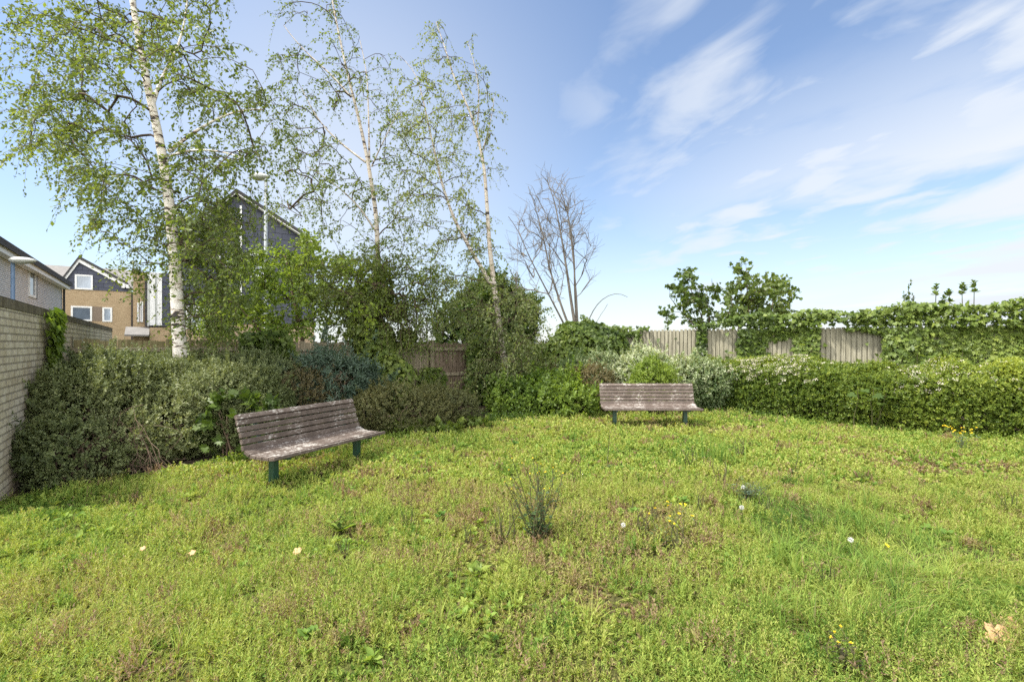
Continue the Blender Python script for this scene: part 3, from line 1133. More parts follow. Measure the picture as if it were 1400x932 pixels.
def chain_batch(chains, m=9):
    P = np.zeros((len(chains), m, 3))
    Rr = np.zeros((len(chains), m))
    for i_, (p, r) in enumerate(chains):
        d = np.linspace(0, 1, len(p))
        s = np.linspace(0, 1, m)
        for k in range(3):
            P[i_, :, k] = np.interp(s, d, p[:, k])
        Rr[i_] = np.interp(s, d, r)
    return P, Rr


def twig_set(chains, per, L, droop, tail=.55, up=.15, wind=(0, 0, 0), m=6):
    """thin twigs leaving the outer part of each chain"""
    St, Dr, Le = [], [], []
    for p, r in chains:
        n = per if isinstance(per, int) else max(1, int(rng.poisson(per)))
        for k in range(n):
            f = 1 - rng.uniform(0, tail) if k else 1.0
            x = f * (len(p) - 1)
            i_ = min(int(x), len(p) - 2)
            s = p[i_] + (p[i_ + 1] - p[i_]) * (x - i_)
            tang = p[i_ + 1] - p[i_]
            St.append(s)
            Dr.append(nrm(nrm(tang) * .8 + nrm(rng.normal(size=3)) * .9 + np.array([0, 0, up]) + np.array(wind)))
            Le.append(L * rng.uniform(.5, 1.3))
    St, Dr, Le = np.array(St), np.array(Dr), np.array(Le)
    t = np.linspace(0, 1, m)
    P = St[:, None] + Dr[:, None] * (Le[:, None] * t)[..., None]
    P[..., 2] -= (Le[:, None] * droop * t ** 2)
    P += rng.normal(size=P.shape) * .006 * t[None, :, None]
    return P


def twig_leaves(P, nl, ls, hang=.5, start=.12, wind=(0, 0, 0)):
    n, m, _ = P.shape
    t = start + (1 - start) * (np.arange(nl) + rng.uniform(0, 1, (n, nl))) / nl
    x = t * (m - 1)
    i_ = np.minimum(x.astype(int), m - 2)
    f = (x - i_)[..., None]
    ar = np.arange(n)[:, None]
    a, b_ = P[ar, i_], P[ar, i_ + 1]
    B = a + (b_ - a) * f
    T = nrm(b_ - a)
    D = nrm(T * .5 + rng.normal(size=B.shape) * .75 + np.array([0, 0, -hang]) + np.array(wind))
    N = nrm(rng.normal(size=B.shape) + np.array([0, 0, .5]))
    B = B + D * .012
    Sz = ls * rng.uniform(.55, 1.25, (n, nl))
    return B.reshape(-1, 3), D.reshape(-1, 3), N.reshape(-1, 3), Sz.ravel()


def ell_points(spec, Y, dy, n):
    """crown targets: soft lumps given as seen, spread in depth"""
    w_ = np.array([s[4] if len(s) > 4 else s[2] * s[3] for s in spec], float)
    w_ /= w_.sum()
    k = rng.choice(len(spec), n, p=w_)
    out_ = []
    for i_ in k:
        s = spec[i_]
        a, r = rng.uniform(0, 6.28), np.sqrt(rng.uniform())
        y = Y + np.clip(rng.normal() * dy, -2.2 * dy, 2.2 * dy)
        out_.append(at(s[0] + s[2] * r * math.cos(a), s[1] + s[3] * r * math.sin(a), y))
    return np.array(out_)


def tree(name, label, cat, trunks, att, leaf, bark='birch_bark', branch_bark='twig', per=4, L=.45, droop=.5, nl=9, ls=.055, tmpl=DIAMOND,
         hang=.5, wind=(0, 0, 0), kup=.5, bow=.12, rtip=.0045, rexp=.5, tmid=.45, tvar=.2, wk=.6, seg=.22, twr=.0022, minz=0, group=None, sides=12, tail=.55):
    base = np.array(trunks[0][0][0])
    root = thing(name, label, cat, (base[0], base[1], 0), 0, group)
    tt, ch = grow(trunks, att, seg, kup, wk, bow, rtip, rexp, minz=minz)
    V, F = tubes(tt, sides)
    mesh_np('trunk', V, F, M[bark], root, smooth=True)
    P, Rr = chain_batch(ch)
    V, F = batch_tubes(P, Rr, 6)
    tw = twig_set(ch, per, L, droop, wind=wind, tail=tail)
    V2, F2 = batch_tubes(tw, np.broadcast_to(np.linspace(twr, twr * .5, tw.shape[1]), tw.shape[:2]), 3)
    mesh_np('branches', np.concatenate([V, V2]), np.concatenate([F, F2 + len(V)]), M[branch_bark], root, smooth=True)
    if leaf:
        B, D, N, Sz = twig_leaves(tw, nl, ls, hang, wind=wind)
        tn = tmid + tvar * .6 * wob(B, 1.6, 5) + rng.normal(size=len(B)) * tvar * .6
        leaf_part('crown', B, D, N, Sz, tmpl, M[leaf], root, tn)
    return root


def climber(name, label, P, N, ls, mat='ivy_leaf', tmpl=IVY, seed=1, cat='ivy', tmid=.45, group=None, thick=.12, stems=None):
    """leaves lapping down a wall or fence: P surface points, N outward normals"""
    c = P.mean(0)
    root = thing(name, label, cat, (c[0], c[1], 0), 0, group)
    n = len(P)
    lump = np.clip(.5 + .5 * wob(P, 4, seed), 0, 1.3)
    P = P + N * (lump * thick * rng.uniform(.25, 1, n))[:, None]
    D = nrm(np.array([0, 0, -.85]) + N * .35 + rng.normal(size=(n, 3)) * .38)
    Nn = nrm(N * 1.0 + np.array([0, 0, .55]) + rng.normal(size=(n, 3)) * .33)
    T = tmid + .16 * wob(P, 2.2, seed + 3) + rng.normal(size=n) * .15
    leaf_part('leaves', P, D, Nn, ls * rng.uniform(.55, 1.3, n), tmpl, M[mat], root, T)
    if stems is not None:
        V, F = batch_tubes(stems, np.full(stems.shape[:2], .006), 5)
        mesh_np('stems', V, F, M['shrub_bark'], root, smooth=True)
    return root

# ================================================================== BENCHES


def make_bench(label, loc, rotz, seed):
    random.seed(seed)
    root = thing('park_bench', label, 'bench', loc, rotz, 'slatted park benches')
    Lh = .893
    s = Solid()
    for i, (y, z, tilt, wd) in enumerate(((.118, .384, -.50, .08), (.035, .358, -.12, .085), (-.058, .356, 0, .085), (-.150, .359, .02, .085), (-.243, .354, .16, .085))):
        dl = (0, -.004, .006, -.035 if seed == 1 else .004, .010)[i]
        s.box((dl * .5 + random.uniform(-.006, .006), y, z + random.uniform(-.003, .003)), (2 * Lh - abs(dl), wd, .036), (-tilt, random.uniform(-.003, .003), random.uniform(-.003, .003)), .006)
    s.build('seat', M['slat'], root)
    s = Solid()
    for i in range(5):
        f = i / 4
        y, z = .175 + .098 * f, .440 + .258 * f
        s.box((random.uniform(-.006, .006), y + random.uniform(-.004, .004), z), (2 * Lh + random.uniform(-.012, .008), .036, .056), (-.30 + random.uniform(-.03, .03), random.uniform(-.003, .003), random.uniform(-.004, .004)), .006)
    s.box((0, .290, .757), (2 * Lh, .040, .058), (-.62, 0, 0), .007)
    s.build('backrest', M['slat'], root)
    for sx in (-1, 1):
        Solid().box((sx * .655, 0, .135), (.075, .075, .43), None, .006).build('leg', M['leg_green'], root)
        s = Solid()
        s.box((sx * .655, -.06, .324), (.05, .36, .026), None, .003)
        s.box((sx * .655, .150, .364), (.05, .018, .12), (-.75, 0, 0), .003)
        s.box((sx * .655, .250, .575), (.05, .016, .37), (-.363, 0, 0), .003)
        s.build('bracket', M['leg_green'], root)
    return root


make_bench('weathered brown slatted bench beside the big evergreen shrub, set at an angle', (-2.33, 6.10, 0), math.atan2(.91, .41), 1)
make_bench('weathered brown slatted bench in front of the white variegated shrub, seen straight on', (2.57, 9.42, 0), R(-.5), 2)

# ================================================================== BRICK WALL
wp = np.array([-4.85, 4.78])
bw = thing('brick_wall', 'old yellow stock brick garden wall with dark coping bricks', 'wall', (wp[0], wp[1], 0), math.atan2(VY, VX))
Solid().box((5.78, .11, .92), (12.24, .22, 1.96)).build('brickwork', M['brick_wall'], bw)
Solid().box((5.78, .11, 1.954), (12.26, .236, .106), None, .008).build('coping', M['brick_coping'], bw)

# ================================================================== LEFT FENCE
lf = thing('fence', 'mossy brown board fence behind the birches, with rails and posts facing the lawn', 'fence', (FC[0], FC[1], 0), TH)
tA, tB = fence_point(393)[1], fence_point(590)[1]
for (a, b_, mm, top) in ((.06, tA, 'board_moss', 1.62), (tA, tB, 'board_old', 1.60), (tB, 11.3, 'board_red', 1.58)):
    s = Solid()
    x = a
    while x < b_ - .03:
        wd = .115
        h = top + random.uniform(-.025, .02)
        s.box((x + wd / 2, .045 + random.uniform(-.003, .003), h / 2), (wd - random.uniform(.002, .012), .016, h), (random.uniform(-.006, .006), random.uniform(-.008, .008), .07))
        x += wd
    s.build('board_panel', M[mm], lf)
for z in (1.44, .81, .26):
    s = Solid()
    for a, b_ in ((.05, tA - .05), (tA + .05, tB - .05), (tB + .05, 11.3)):
        s.box(((a + b_) / 2, .005, z + random.uniform(-.012, .012)), (b_ - a, .05, .075), (.0, random.uniform(-.004, .004), 0), .006)
    s.build('rail', M['board_old'], lf)
for x, h in ((0, 1.68), (tA, 1.66), (tB, 1.64), (9.8, 1.6)):
    Solid().box((x, -.01, h / 2 - .05), (.10, .10, h + .1), (0, random.uniform(-.01, .01), 0), .008).build('post', M['board_old'], lf)

# ================================================================== RIGHT FENCE
rf = thing('fence', 'silvered vertical board fence half covered by ivy behind the flowering hedge', 'fence', (RC[0], RC[1], 0), math.atan2(RD[1], RD[0]))
for k in range(4):
    s = Solid()
    x = k * 3.1 + .04
    while x < (k + 1) * 3.1 - .05:
        h = 1.93 + random.uniform(-.015, .015)
        s.box((x + .05, random.uniform(-.003, .003), h / 2), (random.uniform(.066, .076), .016, h), (0, random.uniform(-.004, .004), .10))
        s.box((x + .10, .022, (h - .03) / 2), (.06, .012, h - .03))
        x += .1
    s.build('board_panel', M['board_pale'], rf)
for k in range(5):
    Solid().box((k * 3.1, .10, .95), (.1, .1, 1.95), None, .006).build('post', M['board_old'], rf)
for z in (.4, 1.0, 1.62):
    Solid().box((6.2, .056, z), (12.4, .05, .08), None, .005).build('rail', M['board_old'], rf)

# ================================================================== HOUSES


def plane_hit(O, d, pxx):
    k = (pxx - CX) / FPX
    return (k * O[1] - O[0]) / (d[0] - k * d[1])


def mk(O, d):
    def f(pxx, pyy):
        t_ = plane_hit(O, d, pxx)
        Y = O[1] + d[1] * t_
        return t_, EYE - (pyy - CY) / FPX * Y
    return f


def window(root, x0, x1, z0, z1, face='front', proud=.03, fw=.09, pane='glass', mull=0, off=0.0):
    """white framed window set on a facade: frame is the part, pane its sub-part"""
    s = Solid()
    w_, h_ = x1 - x0, z1 - z0
    bars = [((x0 + x1) / 2, z0 + fw / 2, w_, fw), ((x0 + x1) / 2, z1 - fw / 2, w_, fw), (x0 + fw / 2, (z0 + z1) / 2, fw, h_ - 2 * fw), (x1 - fw / 2, (z0 + z1) / 2, fw, h_ - 2 * fw)]
    for i in range(mull):
        bars.append((x0 + w_ * (i + 1) / (mull + 1), (z0 + z1) / 2, fw * .7, h_ - 2 * fw))
    for (x, z, a, h) in bars:
        if face == 'front':
            s.box((x, off - proud / 2, z), (a, proud + .04, h), None, .004)
        else:
            s.box((off + proud / 2, x, z), (proud + .04, a, h), None, .004)
    f = s.build('window', M['white_paint'], root)
    s = Solid()
    if face == 'front':
        s.box(((x0 + x1) / 2, off + .004, (z0 + z1) / 2), (w_ - 2 * fw, .02, h_ - 2 * fw))
    else:
        s.box((off - .004, (x0 + x1) / 2, (z0 + z1) / 2), (.02, w_ - 2 * fw, h_ - 2 * fw))
    s.build('pane', M[pane], f)


# house of pale brick, side wall towards us
OA = np.array([-24.95, 28.0])
ha_ = mk(OA, np.array([-VX, -VY]))


def ha(a, b_):
    s_, z = ha_(a, b_)
    return -s_, z


A_ = thing('house', 'pale grey brick house at the left edge, seen over the garden wall', 'house', (OA[0], OA[1], 0), TH)
e0 = (ha(2, 352)[1] + ha(82, 389)[1]) / 2
Solid().box((-4, -9, (e0 + .1) / 2), (8, 18, e0 + .1)).build('wall', M['brick_white'], A_)
s = Solid()
s.prism([(.42, e0 + .06), (-4, e0 + 2.7), (-8.4, e0 + .06), (-8.4, e0 + .30), (-4, e0 + 2.95), (.42, e0 + .30)], -18.4, .15)
s.build('roof', M['roof_dark'], A_)
Solid().box((.30, -9.1, e0 + .0), (.06, 18.4, .22), None, .004).build('fascia', M['white_paint'], A_)
Solid().box((.16, -9.1, e0 - .09), (.24, 18.3, .03)).build('soffit', M['white_paint'], A_)
y1, z1 = ha(47.5, 369)
y0, z0 = ha(38.5, 405)
window(A_, y0, y1, z0, z1, 'side', fw=.10, off=.0)
Solid().box((.012, y1 + .24, (z0 + z1) / 2), (.04, .34, z1 - z0)).build('shutter', plain('taupe_panel', (.13, .11, .10)), A_)
Solid().box((.09, -.12, e0 / 2), (.09, .09, e0)).build('downpipe', plain('black_pipe', (.02, .02, .022)), A_)

# buff brick house with dark gable
OB = np.array([-.894 * 36, 36.0])
hb = mk(OB, np.array([UX, UY]))
B_ = thing('house', 'buff brick house with dark slate gable and white framed windows', 'house', (OB[0], OB[1], 0), TH)
tl, tr = hb(66, 380)[0], hb(183, 380)[0]
zs = (hb(84, 393)[1] + hb(170, 400)[1]) / 2
Solid().box(((tl + tr) / 2, 3.5, zs / 2), (tr - tl, 7, zs)).build('wall', M['brick_tan'], B_)
pk, le, re = hb(108.5, 356), hb(84, 388), hb(174, 391)
Solid().prism([(le[0], zs + .003), (re[0], zs + .003), (re[0], re[1]), pk, (le[0], le[1])], -.05, 3.4).build('gable', M['slate'], B_)


def chevron(a, p, b_, lo_, hi_):
    return [(a[0], a[1] + lo_), (p[0], p[1] + lo_), (b_[0], b_[1] + lo_), (b_[0], b_[1] + hi_), (p[0], p[1] + hi_), (a[0], a[1] + hi_)]


Solid().prism(chevron(le, pk, re, -.16, .10), -.20, -.06).build('bargeboard', M['white_paint'], B_)
Solid().prism(chevron(le, pk, re, .103, .30), -.3, 3.6).build('roof', M['roof_dark'], B_)
rz = EYE + 100 * 40 / FPX
s = Solid()
s.hull([(tl - 2, .2, re[1] - .3), (tr + .1, .2, re[1] - .3), (tr + .1, 3.6, rz), (tl - 2, 3.6, rz), (tl - 2, .2, re[1] - .1), (tr + .1, .2, re[1] - .1), (tr + .1, 3.6, rz + .2), (tl - 2, 3.6, rz + .2)])
s.build('main_roof', M['roof_tile'], B_)
for (a, b_, c_, d, pn) in ((102.5, 375, 127, 396.5, 'blind'), (97, 418, 126, 439, 'glass'), (140, 420, 153.5, 440, 'blind')):
    x0, zt = hb(a, b_)
    x1, zb = hb(c_, d)
    window(B_, x0, x1, zb, zt, fw=.11, pane=pn, off=-.055 if b_ < 400 else 0)
x0, zt = hb(126.5, 419)
x1, zb = hb(139.5, 439)
Solid().box(((x0 + x1) / 2, -.0, (zb + zt) / 2), (x1 - x0, .03, zt - zb)).build('panel', plain('taupe_brick_panel', (.20, .15, .11)), B_)
Solid().box((hb(180.5, 400)[0], -.07, zs / 2), (.1, .1, zs)).build('downpipe', plain('brown_pipe', (.03, .022, .02)), B_)
xk, zk = hb(171.5, 392)
for dx in (-.12, .16):
    Solid().box((xk + dx, -.25, zk), (.2, .2, .26), None, .02).build('floodlight', M['white_paint'], B_)

# dark slate clad building behind the birches
OC = np.array([-14.9, 22.0])
hc = mk(OC, np.array([UX, UY]))
C_ = thing('apartment_building', 'dark slate clad building with a pointed gable behind the trees', 'building', (OC[0], OC[1], 0), TH)
pk, re, le = hc(322, 264), hc(430, 333), hc(233, 335)
zb = hc(300, 442)[1]
Solid().prism([(0, zb), (re[0], zb), (re[0], re[1] - .12), (pk[0], pk[1] - .12), (0, le[1] - .12)], 0, 8).build('slate_wall', M['slate'], C_)
Solid().box((re[0] / 2, 4, zb / 2), (re[0], 7.9, zb - .01)).build('brick_base', M['brick_side'], C_)
re2 = (re[0] + .15, re[1] - .1)
Solid().prism(chevron(le, pk, re2, -.02, .13), -.35, 8.2).build('roof', M['roof_dark'], C_)
Solid().prism(chevron(le, pk, re2, -.085, -.023), -.30, -.02).build('bargeboard', M['white_paint'], C_)
for (a, b_, c_, d, m_) in ((254, 418, 284, 450, 3), (298, 345, 318, 372, 1), (340, 345, 362, 380, 1)):
    x0, zt = hc(a, b_)
    x1, z0 = hc(c_, d)
    window(C_, x0, x1, z0, zt, fw=.08, pane='blind', mull=m_)
xk, zk = hc(329, 270)
Solid().box((xk, -.05, (zk + zb) / 2 - .2), (.08, .08, zk - zb - .4)).build('downpipe', M['white_paint'], C_)
xl = hc(182, 400)[0]
xm = hc(205, 400)[0]
za = hc(200, 372)[1]
Solid().box((xl / 2 - .001, 2.2, za / 2), (-xl - .004, 4.3, za)).build('annex_wall', M['brick_tan'], C_)
for (a, b_, dep, mm) in ((198, 201.5, .05, 'roof_dark'), (201.5, 205, .07, 'lamp_grey'), (205, 212, .14, 'white_paint'), (212, 215, .09, 'lamp_grey'), (215, 221.5, .14, 'white_paint'), (221.5, 232, .10, 'slate')):
    x0, x1 = hc(a, 400)[0], hc(b_, 400)[0]
    z0 = hc(210, 446)[1]
    Solid().box(((x0 + x1) / 2, -dep / 2, (z0 + za) / 2), (x1 - x0 - .003, dep, za - z0)).build('cladding_strip', M[mm], C_)
x0, x1 = hc(205, 400)[0], hc(233, 400)[0]
Solid().box(((x0 + x1) / 2, -.2, hc(210, 446)[1] / 2 - .03), (x1 - x0, .4, hc(210, 446)[1] - .06)).build('bay_base', M['brick_tan'], C_)
Solid().box(((x0 + x1) / 2, -.2, hc(210, 446)[1] - .0), (x1 - x0 + .06, .46, .06)).build('bay_sill', M['roof_dark'], C_)
a, b_ = hc(172, 459), hc(205, 449)
s = Solid()
s.hull([(a[0], -.9, a[1] - .02), (b_[0] - .01, -.9, a[1] - .02), (b_[0] - .01, -.02, b_[1]), (a[0], -.02, b_[1]), (a[0], -.9, a[1] + .04), (b_[0] - .01, -.9, a[1] + .04), (b_[0] - .01, -.02, b_[1] + .06), (a[0], -.02, b_[1] + .06)])
s.build('canopy', M['roof_tile'], C_)
for (a, b_, c_, d) in ((187.5, 414, 190.5, 440), (192, 412, 195.5, 440)):
    x0, zt = hc(a, b_)
    x1, z0 = hc(c_, d)
    window(C_, x0, x1, z0, zt, fw=.03, pane='glass', mull=0)

# ================================================================== STREET LAMPS


def street_lamp(label, px_, Y, ytop, mat, hx, tilt):
    p = at(px_, CY, Y)
    zt = at(px_, ytop, Y)[2]
    root = thing('street_lamp', label, 'street lamp', (p[0], p[1], 0), 0, 'street lamps')
    V, F = tubes([(np.array([[0, 0, 0], [0, 0, 1.2], [0, 0, 1.25], [0, 0, zt]]), [.085, .085, .06, .05])], 12)
    mesh_np('pole', V, F, M[mat], root, smooth=True, world=False)
    a, b_ = (hx[0] - px_) / FPX * Y, (hx[1] - px_) / FPX * Y
    # lantern: flattened tapering body along x
    xs_ = np.linspace(a, b_, 9)
    pr = np.array([.35, .75, .95, 1, .98, .9, .75, .5, .25])
    if abs(b_) < abs(a):
        pr = pr[::-1]
        pr = pr[::-1]
    P_ = np.stack([xs_, np.zeros(9), zt + .02 + tilt * (xs_ - a)], 1)
    V, F = tube_arrays(P_, pr * .21, 12)
    V[:, 2] = (V[:, 2] - np.repeat(P_[:, 2], 12)) * .5 + np.repeat(P_[:, 2], 12)
    mesh_np('lantern', V, [F, np.arange(12)[None, ::-1], (np.arange(12) + 96)[None]], M['lamp_grey'], root, smooth=True, world=False)
    return root


street_lamp('tall galvanised street lamp rising out of the bushes by the pointed gable', 363.5, 15, 243, 'galv', (343, 369), .02)
street_lamp('street lamp with blue grey pole in front of the pale brick house', 17.5, 15, 357, 'blue_steel', (14, 49), .0)

# ================================================================== TREES
# first birch
Y1 = 8.3
tr = [([at(250, 604, Y1), at(248, 505, Y1), at(243.5, 440, Y1), at(240, 370, Y1), at(233, 290, Y1), at(226, 235, Y1), at(214, 170, Y1 - .1), at(204, 130, Y1 - .1), at(195, 80, Y1 - .2), at(187, 40, Y1 - .2), at(181, 0, Y1 - .2), at(172, -60, Y1 - .2), at(166, -130, Y1 - .2), at(163, -190, Y1 - .2)], .128, .018),
      ([at(230, 208, Y1), at(262, 182, Y1 + .1), at(300, 160, Y1 + .2), at(335, 147, Y1 + .3), at(362, 150, Y1 + .3)], .034, .009),
      ([at(209, 142, Y1 - .1), at(221, 105, Y1 + .1), at(239, 75, Y1 + .3), at(252, 40, Y1 + .4), at(258, -20, Y1 + .5)], .034, .010),
      ([at(231, 214, Y1), at(262, 204, Y1 - .3), at(300, 206, Y1 - .6), at(330, 215, Y1 - .8)], .024, .007)]
e1 = [(50, 30, 45, 30), (20, 70, 25, 35), (110, 60, 55, 45), (70, 130, 60, 40), (110, 170, 70, 45), (60, 185, 50, 35), (20, 200, 22, 25), (150, 40, 60, 40), (150, 110, 60, 50), (150, 210, 70, 50), (200, 60, 40, 60), (170, 270, 60, 40),
      (125, 245, 50, 30), (255, 30, 50, 40), (310, 50, 35, 35), (275, 110, 50, 40), (330, 110, 40, 40), (300, 160, 55, 40), (350, 180, 35, 45), (300, 220, 60, 40), (250, 250, 50, 50), (345, 235, 30, 35), (190, 310, 55, 35), (250, 320, 50, 40),
      (310, 290, 50, 40), (290, 350, 50, 40), (210, 350, 30, 25), (300, 410, 40, 35), (120, 300, 18, 14), (330, 330, 40, 40), (275, 440, 25, 25), (180, 380, 14, 22), (80, -60, 80, 60), (200, -60, 80, 60), (280, -40, 50, 50), (150, -150, 80, 60)]
e1b = [(255, 300, 35, 40), (290, 350, 45, 40), (300, 405, 40, 40), (268, 370, 25, 45), (325, 320, 30, 40), (262, 425, 18, 30), (310, 450, 25, 18), (250, 290, 25, 35), (285, 300, 28, 35), (298, 275, 18, 25), (270, 330, 30, 30)]
att = np.concatenate([ell_points(e1, Y1, .95, 520), ell_points(e1b, Y1 + .4, .6, 125)])
tree('birch_tree', 'white barked birch with the thickest trunk, rising behind the big evergreen shrub', 'birch tree', tr, att, 'birch_leaf', per=4.2, L=.46, droop=.65, nl=14, ls=.062,
     hang=.35, wind=(-.25, 0, 0), rtip=.0032, kup=.35, minz=1.9, group='birch trees along the fence', tmid=.50, tail=.6)

Y2 = 11.3
tr = [([at(528, 566, Y2), at(522, 480, Y2), at(519, 400, Y2), at(516, 340, Y2), at(515, 299, Y2), at(511, 270, Y2), at(501, 209, Y2), at(490, 160, Y2), at(478, 113, Y2), at(466, 60, Y2), at(454, 0, Y2), at(447, -45, Y2)], .085, .010),
      ([at(480, 133, Y2), at(455, 104, Y2), at(425, 78, Y2), at(398, 50, Y2), at(388, 35, Y2)], .022, .007),
      ([at(500, 222, Y2), at(470, 200, Y2), at(440, 172, Y2), at(422, 142, Y2), at(412, 120, Y2)], .026, .007),
      ([at(505, 222, Y2), at(504, 160, Y2 + .2), at(502, 100, Y2 + .3), at(492, 55, Y2 + .3)], .024, .007),
      ([at(508, 228, Y2), at(522, 197, Y2 - .2), at(536, 170, Y2 - .4), at(545, 150, Y2 - .4)], .018, .006),
      ([at(516, 320, Y2), at(490, 280, Y2 - .3), at(450, 245, Y2 - .5), at(420, 228, Y2 - .6)], .024, .007)]
e2 = [(395, 20, 28, 25), (370, 45, 22, 14), (440, 12, 35, 18), (470, 50, 25, 40), (400, 85, 30, 30), (392, 150, 28, 45), (440, 140, 35, 40), (478, 110, 25, 45), (520, 105, 18, 35), (430, 215, 45, 40), (405, 280, 45, 40),
      (465, 270, 45, 40), (535, 180, 24, 40), (540, 250, 28, 50), (465, 340, 55, 40), (395, 220, 20, 30), (545, 320, 35, 35), (510, 380, 35, 30), (440, 380, 45, 30)]
e2s = [(500, 355, 45, 25), (545, 400, 40, 40), (570, 430, 32, 45), (520, 430, 50, 40), (475, 400, 40, 40), (590, 400, 25, 40), (585, 445, 25, 30), (545, 350, 35, 20), (600, 380, 25, 25), (540, 475, 25, 20)]
att = np.concatenate([ell_points(e2, Y2, .9, 300), ell_points(e2s, Y2 - .65, .3, 280)])
tree('birch_tree', 'slender birch with an ivy smothered foot, between the thick trunk and the forked birch', 'birch tree', tr, att, 'birch_leaf', per=3.2, L=.45, droop=.6, nl=12, ls=.060,
     hang=.45, wind=(-.25, 0, 0), rtip=.004, kup=.45, minz=2.3, bark='birch_bark_grey', group='birch trees along the fence', tmid=.42, tail=.7)

Y3 = 12.2
tr = [([at(697, 559, Y3), at(690, 500, Y3), at(682, 440, Y3), at(677, 400, Y3), at(673, 370, Y3), at(669, 335, Y3), at(667, 299, Y3), at(662, 225, Y3), at(649, 170, Y3), at(635, 135, Y3), at(620, 106, Y3), at(610, 70, Y3), at(596, 30, Y3)], .090, .008),
      ([at(676, 397, Y3), at(662, 372, Y3), at(645, 345, Y3), at(632, 320, Y3), at(620, 299, Y3 + .1), at(604, 251, Y3 + .2), at(588, 180, Y3 + .2), at(577, 130, Y3 + .2), at(568, 97, Y3 + .2), at(546, 76, Y3 + .2)], .055, .006),
      ([at(652, 178, Y3), at(656, 130, Y3 - .3), at(650, 90, Y3 - .4), at(640, 60, Y3 - .4)], .018, .005),
      ([at(660, 205, Y3), at(672, 165, Y3 - .2), at(676, 130, Y3 - .2)], .014, .005)]
e3 = [(600, 48, 14, 20), (600, 100, 22, 35), (640, 80, 16, 30), (650, 140, 24, 45), (675, 165, 10, 35), (572, 120, 26, 32), (560, 175, 30, 40), (600, 180, 34, 40), (640, 220, 34, 36), (585, 240, 38, 40), (560, 295, 28, 40),
      (620, 290, 38, 40), (690, 240, 10, 14), (650, 310, 26, 40), (600, 360, 45, 30), (660, 350, 25, 25)]
e3s = [(610, 410, 35, 30), (650, 395, 45, 35), (665, 445, 50, 38), (705, 430, 36, 40), (728, 450, 20, 40), (680, 500, 40, 30), (705, 490, 32, 30)]
att = np.concatenate([ell_points(e3, Y3, .8, 215), ell_points(e3s, Y3 - .7, .4, 165)])
tree('birch_tree', 'forked birch whose leafy skirt hangs in front of the fence, nearest the bare tree', 'birch tree', tr, att, 'willow_leaf', per=4, L=.46, droop=.7, nl=10, ls=.066,
     hang=.6, wind=(-.15, 0, 0), rtip=.004, kup=.3, bark='birch_bark_grey', group='birch trees along the fence', tmid=.52, tail=.7)

# overgrown trees beyond the left fence
Y4 = 11.6
tr = [([at(420, 545, Y4), at(415, 470, Y4), at(400, 400, Y4), at(390, 350, Y4)], .07, .015), ([at(432, 545, Y4 + .2), at(440, 460, Y4 + .2), at(465, 400, Y4 + .2), at(480, 370, Y4 + .2)], .06, .015),
      ([at(405, 545, Y4), at(370, 470, Y4 - .2), at(330, 420, Y4 - .4), at(300, 395, Y4 - .5)], .05, .012)]
e4 = [(300, 420, 30, 40), (330, 390, 40, 45), (340, 440, 45, 35), (380, 370, 40, 30), (390, 420, 50, 45), (440, 380, 45, 35), (450, 430, 45, 40), (490, 390, 40, 40), (410, 345, 30, 18), (300, 460, 28, 16), (500, 440, 30, 40), (365, 350, 20, 18)]
att = ell_points(e4, Y4, .75, 330)
tree('leafy_tree', 'overgrown light green tree with many stems beyond the mossy fence, below the pointed gable', 'tree', tr, att, 'bright_leaf', 'shrub_bark', per=5, L=.34, droop=.25, nl=10, ls=.085,
     hang=.3, tmpl=OVAL, rtip=.0045, kup=.5, tmid=.50, group=None)

shrub('leafy_tree', 'dark dense tree far behind the fence, between the forked birch and the bare tree', 'tree', [((-.75, 20, 3.5), (.75, .8, .95)), ((-.1, 20.3, 3.2), (.6, .7, .75)), ((-1.4, 20, 3.0), (.7, .8, .8)), ((.35, 20.2, 2.3), (.6, .7, .9)), ((-.6, 19.9, 2.2), (1.0, .9, 1.3)), ((-1.9, 20, 2.0), (.8, .8, 1.0)), ((.5, 20.1, 2.9), (.35, .4, .4))], 150, 'sycamore_leaf', OVAL, 7, .22, .13, 31, tmid=.4, freq=1.8, rough=.34, part='crown')

# bare tree
Y5 = 15.9
tr = [([at(790, 532, Y5), at(788, 455, Y5), at(782, 420, Y5), at(775, 370, Y5), at(767, 320, Y5), at(757, 270, Y5), at(749, 250, Y5)], .075, .012),
      ([at(787, 470, Y5), at(768, 420, Y5 + .2), at(752, 370, Y5 + .3), at(742, 320, Y5 + .4), at(728, 270, Y5 + .5), at(722, 255, Y5 + .5)], .045, .009),
      ([at(785, 470, Y5), at(750, 402, Y5 - .3), at(724, 352, Y5 - .5), at(707, 312, Y5 - .6), at(695, 296, Y5 - .6)], .035, .008),
      ([at(790, 470, Y5), at(786, 400, Y5 - .4), at(785, 350, Y5 - .6), at(778, 300, Y5 - .7), at(765, 250, Y5 - .8)], .045, .009),
      ([at(791, 470, Y5), at(788, 400, Y5 + .4), at(782, 340, Y5 + .7), at(776, 290, Y5 + .8)], .035, .008),
      ([at(794, 470, Y5), at(808, 428, Y5 - .3), at(820, 410, Y5 - .4), at(835, 401, Y5 - .4), at(850, 399, Y5 - .4), at(858, 406, Y5 - .4)], .022, .007)]
e5 = [(730, 265, 12, 20), (745, 245, 14, 14), (765, 255, 15, 20), (785, 280, 14, 25), (710, 310, 12, 20), (702, 345, 14, 20), (735, 320, 30, 40), (760, 320, 30, 40), (790, 330, 16, 30), (715, 380, 20, 30), (750, 380, 25, 30), (800, 300, 10, 18), (805, 345, 10, 20), (812, 375, 10, 12), (760, 300, 40, 50), (820, 410, 12, 15)]
att = ell_points(e5, Y5, .7, 240)
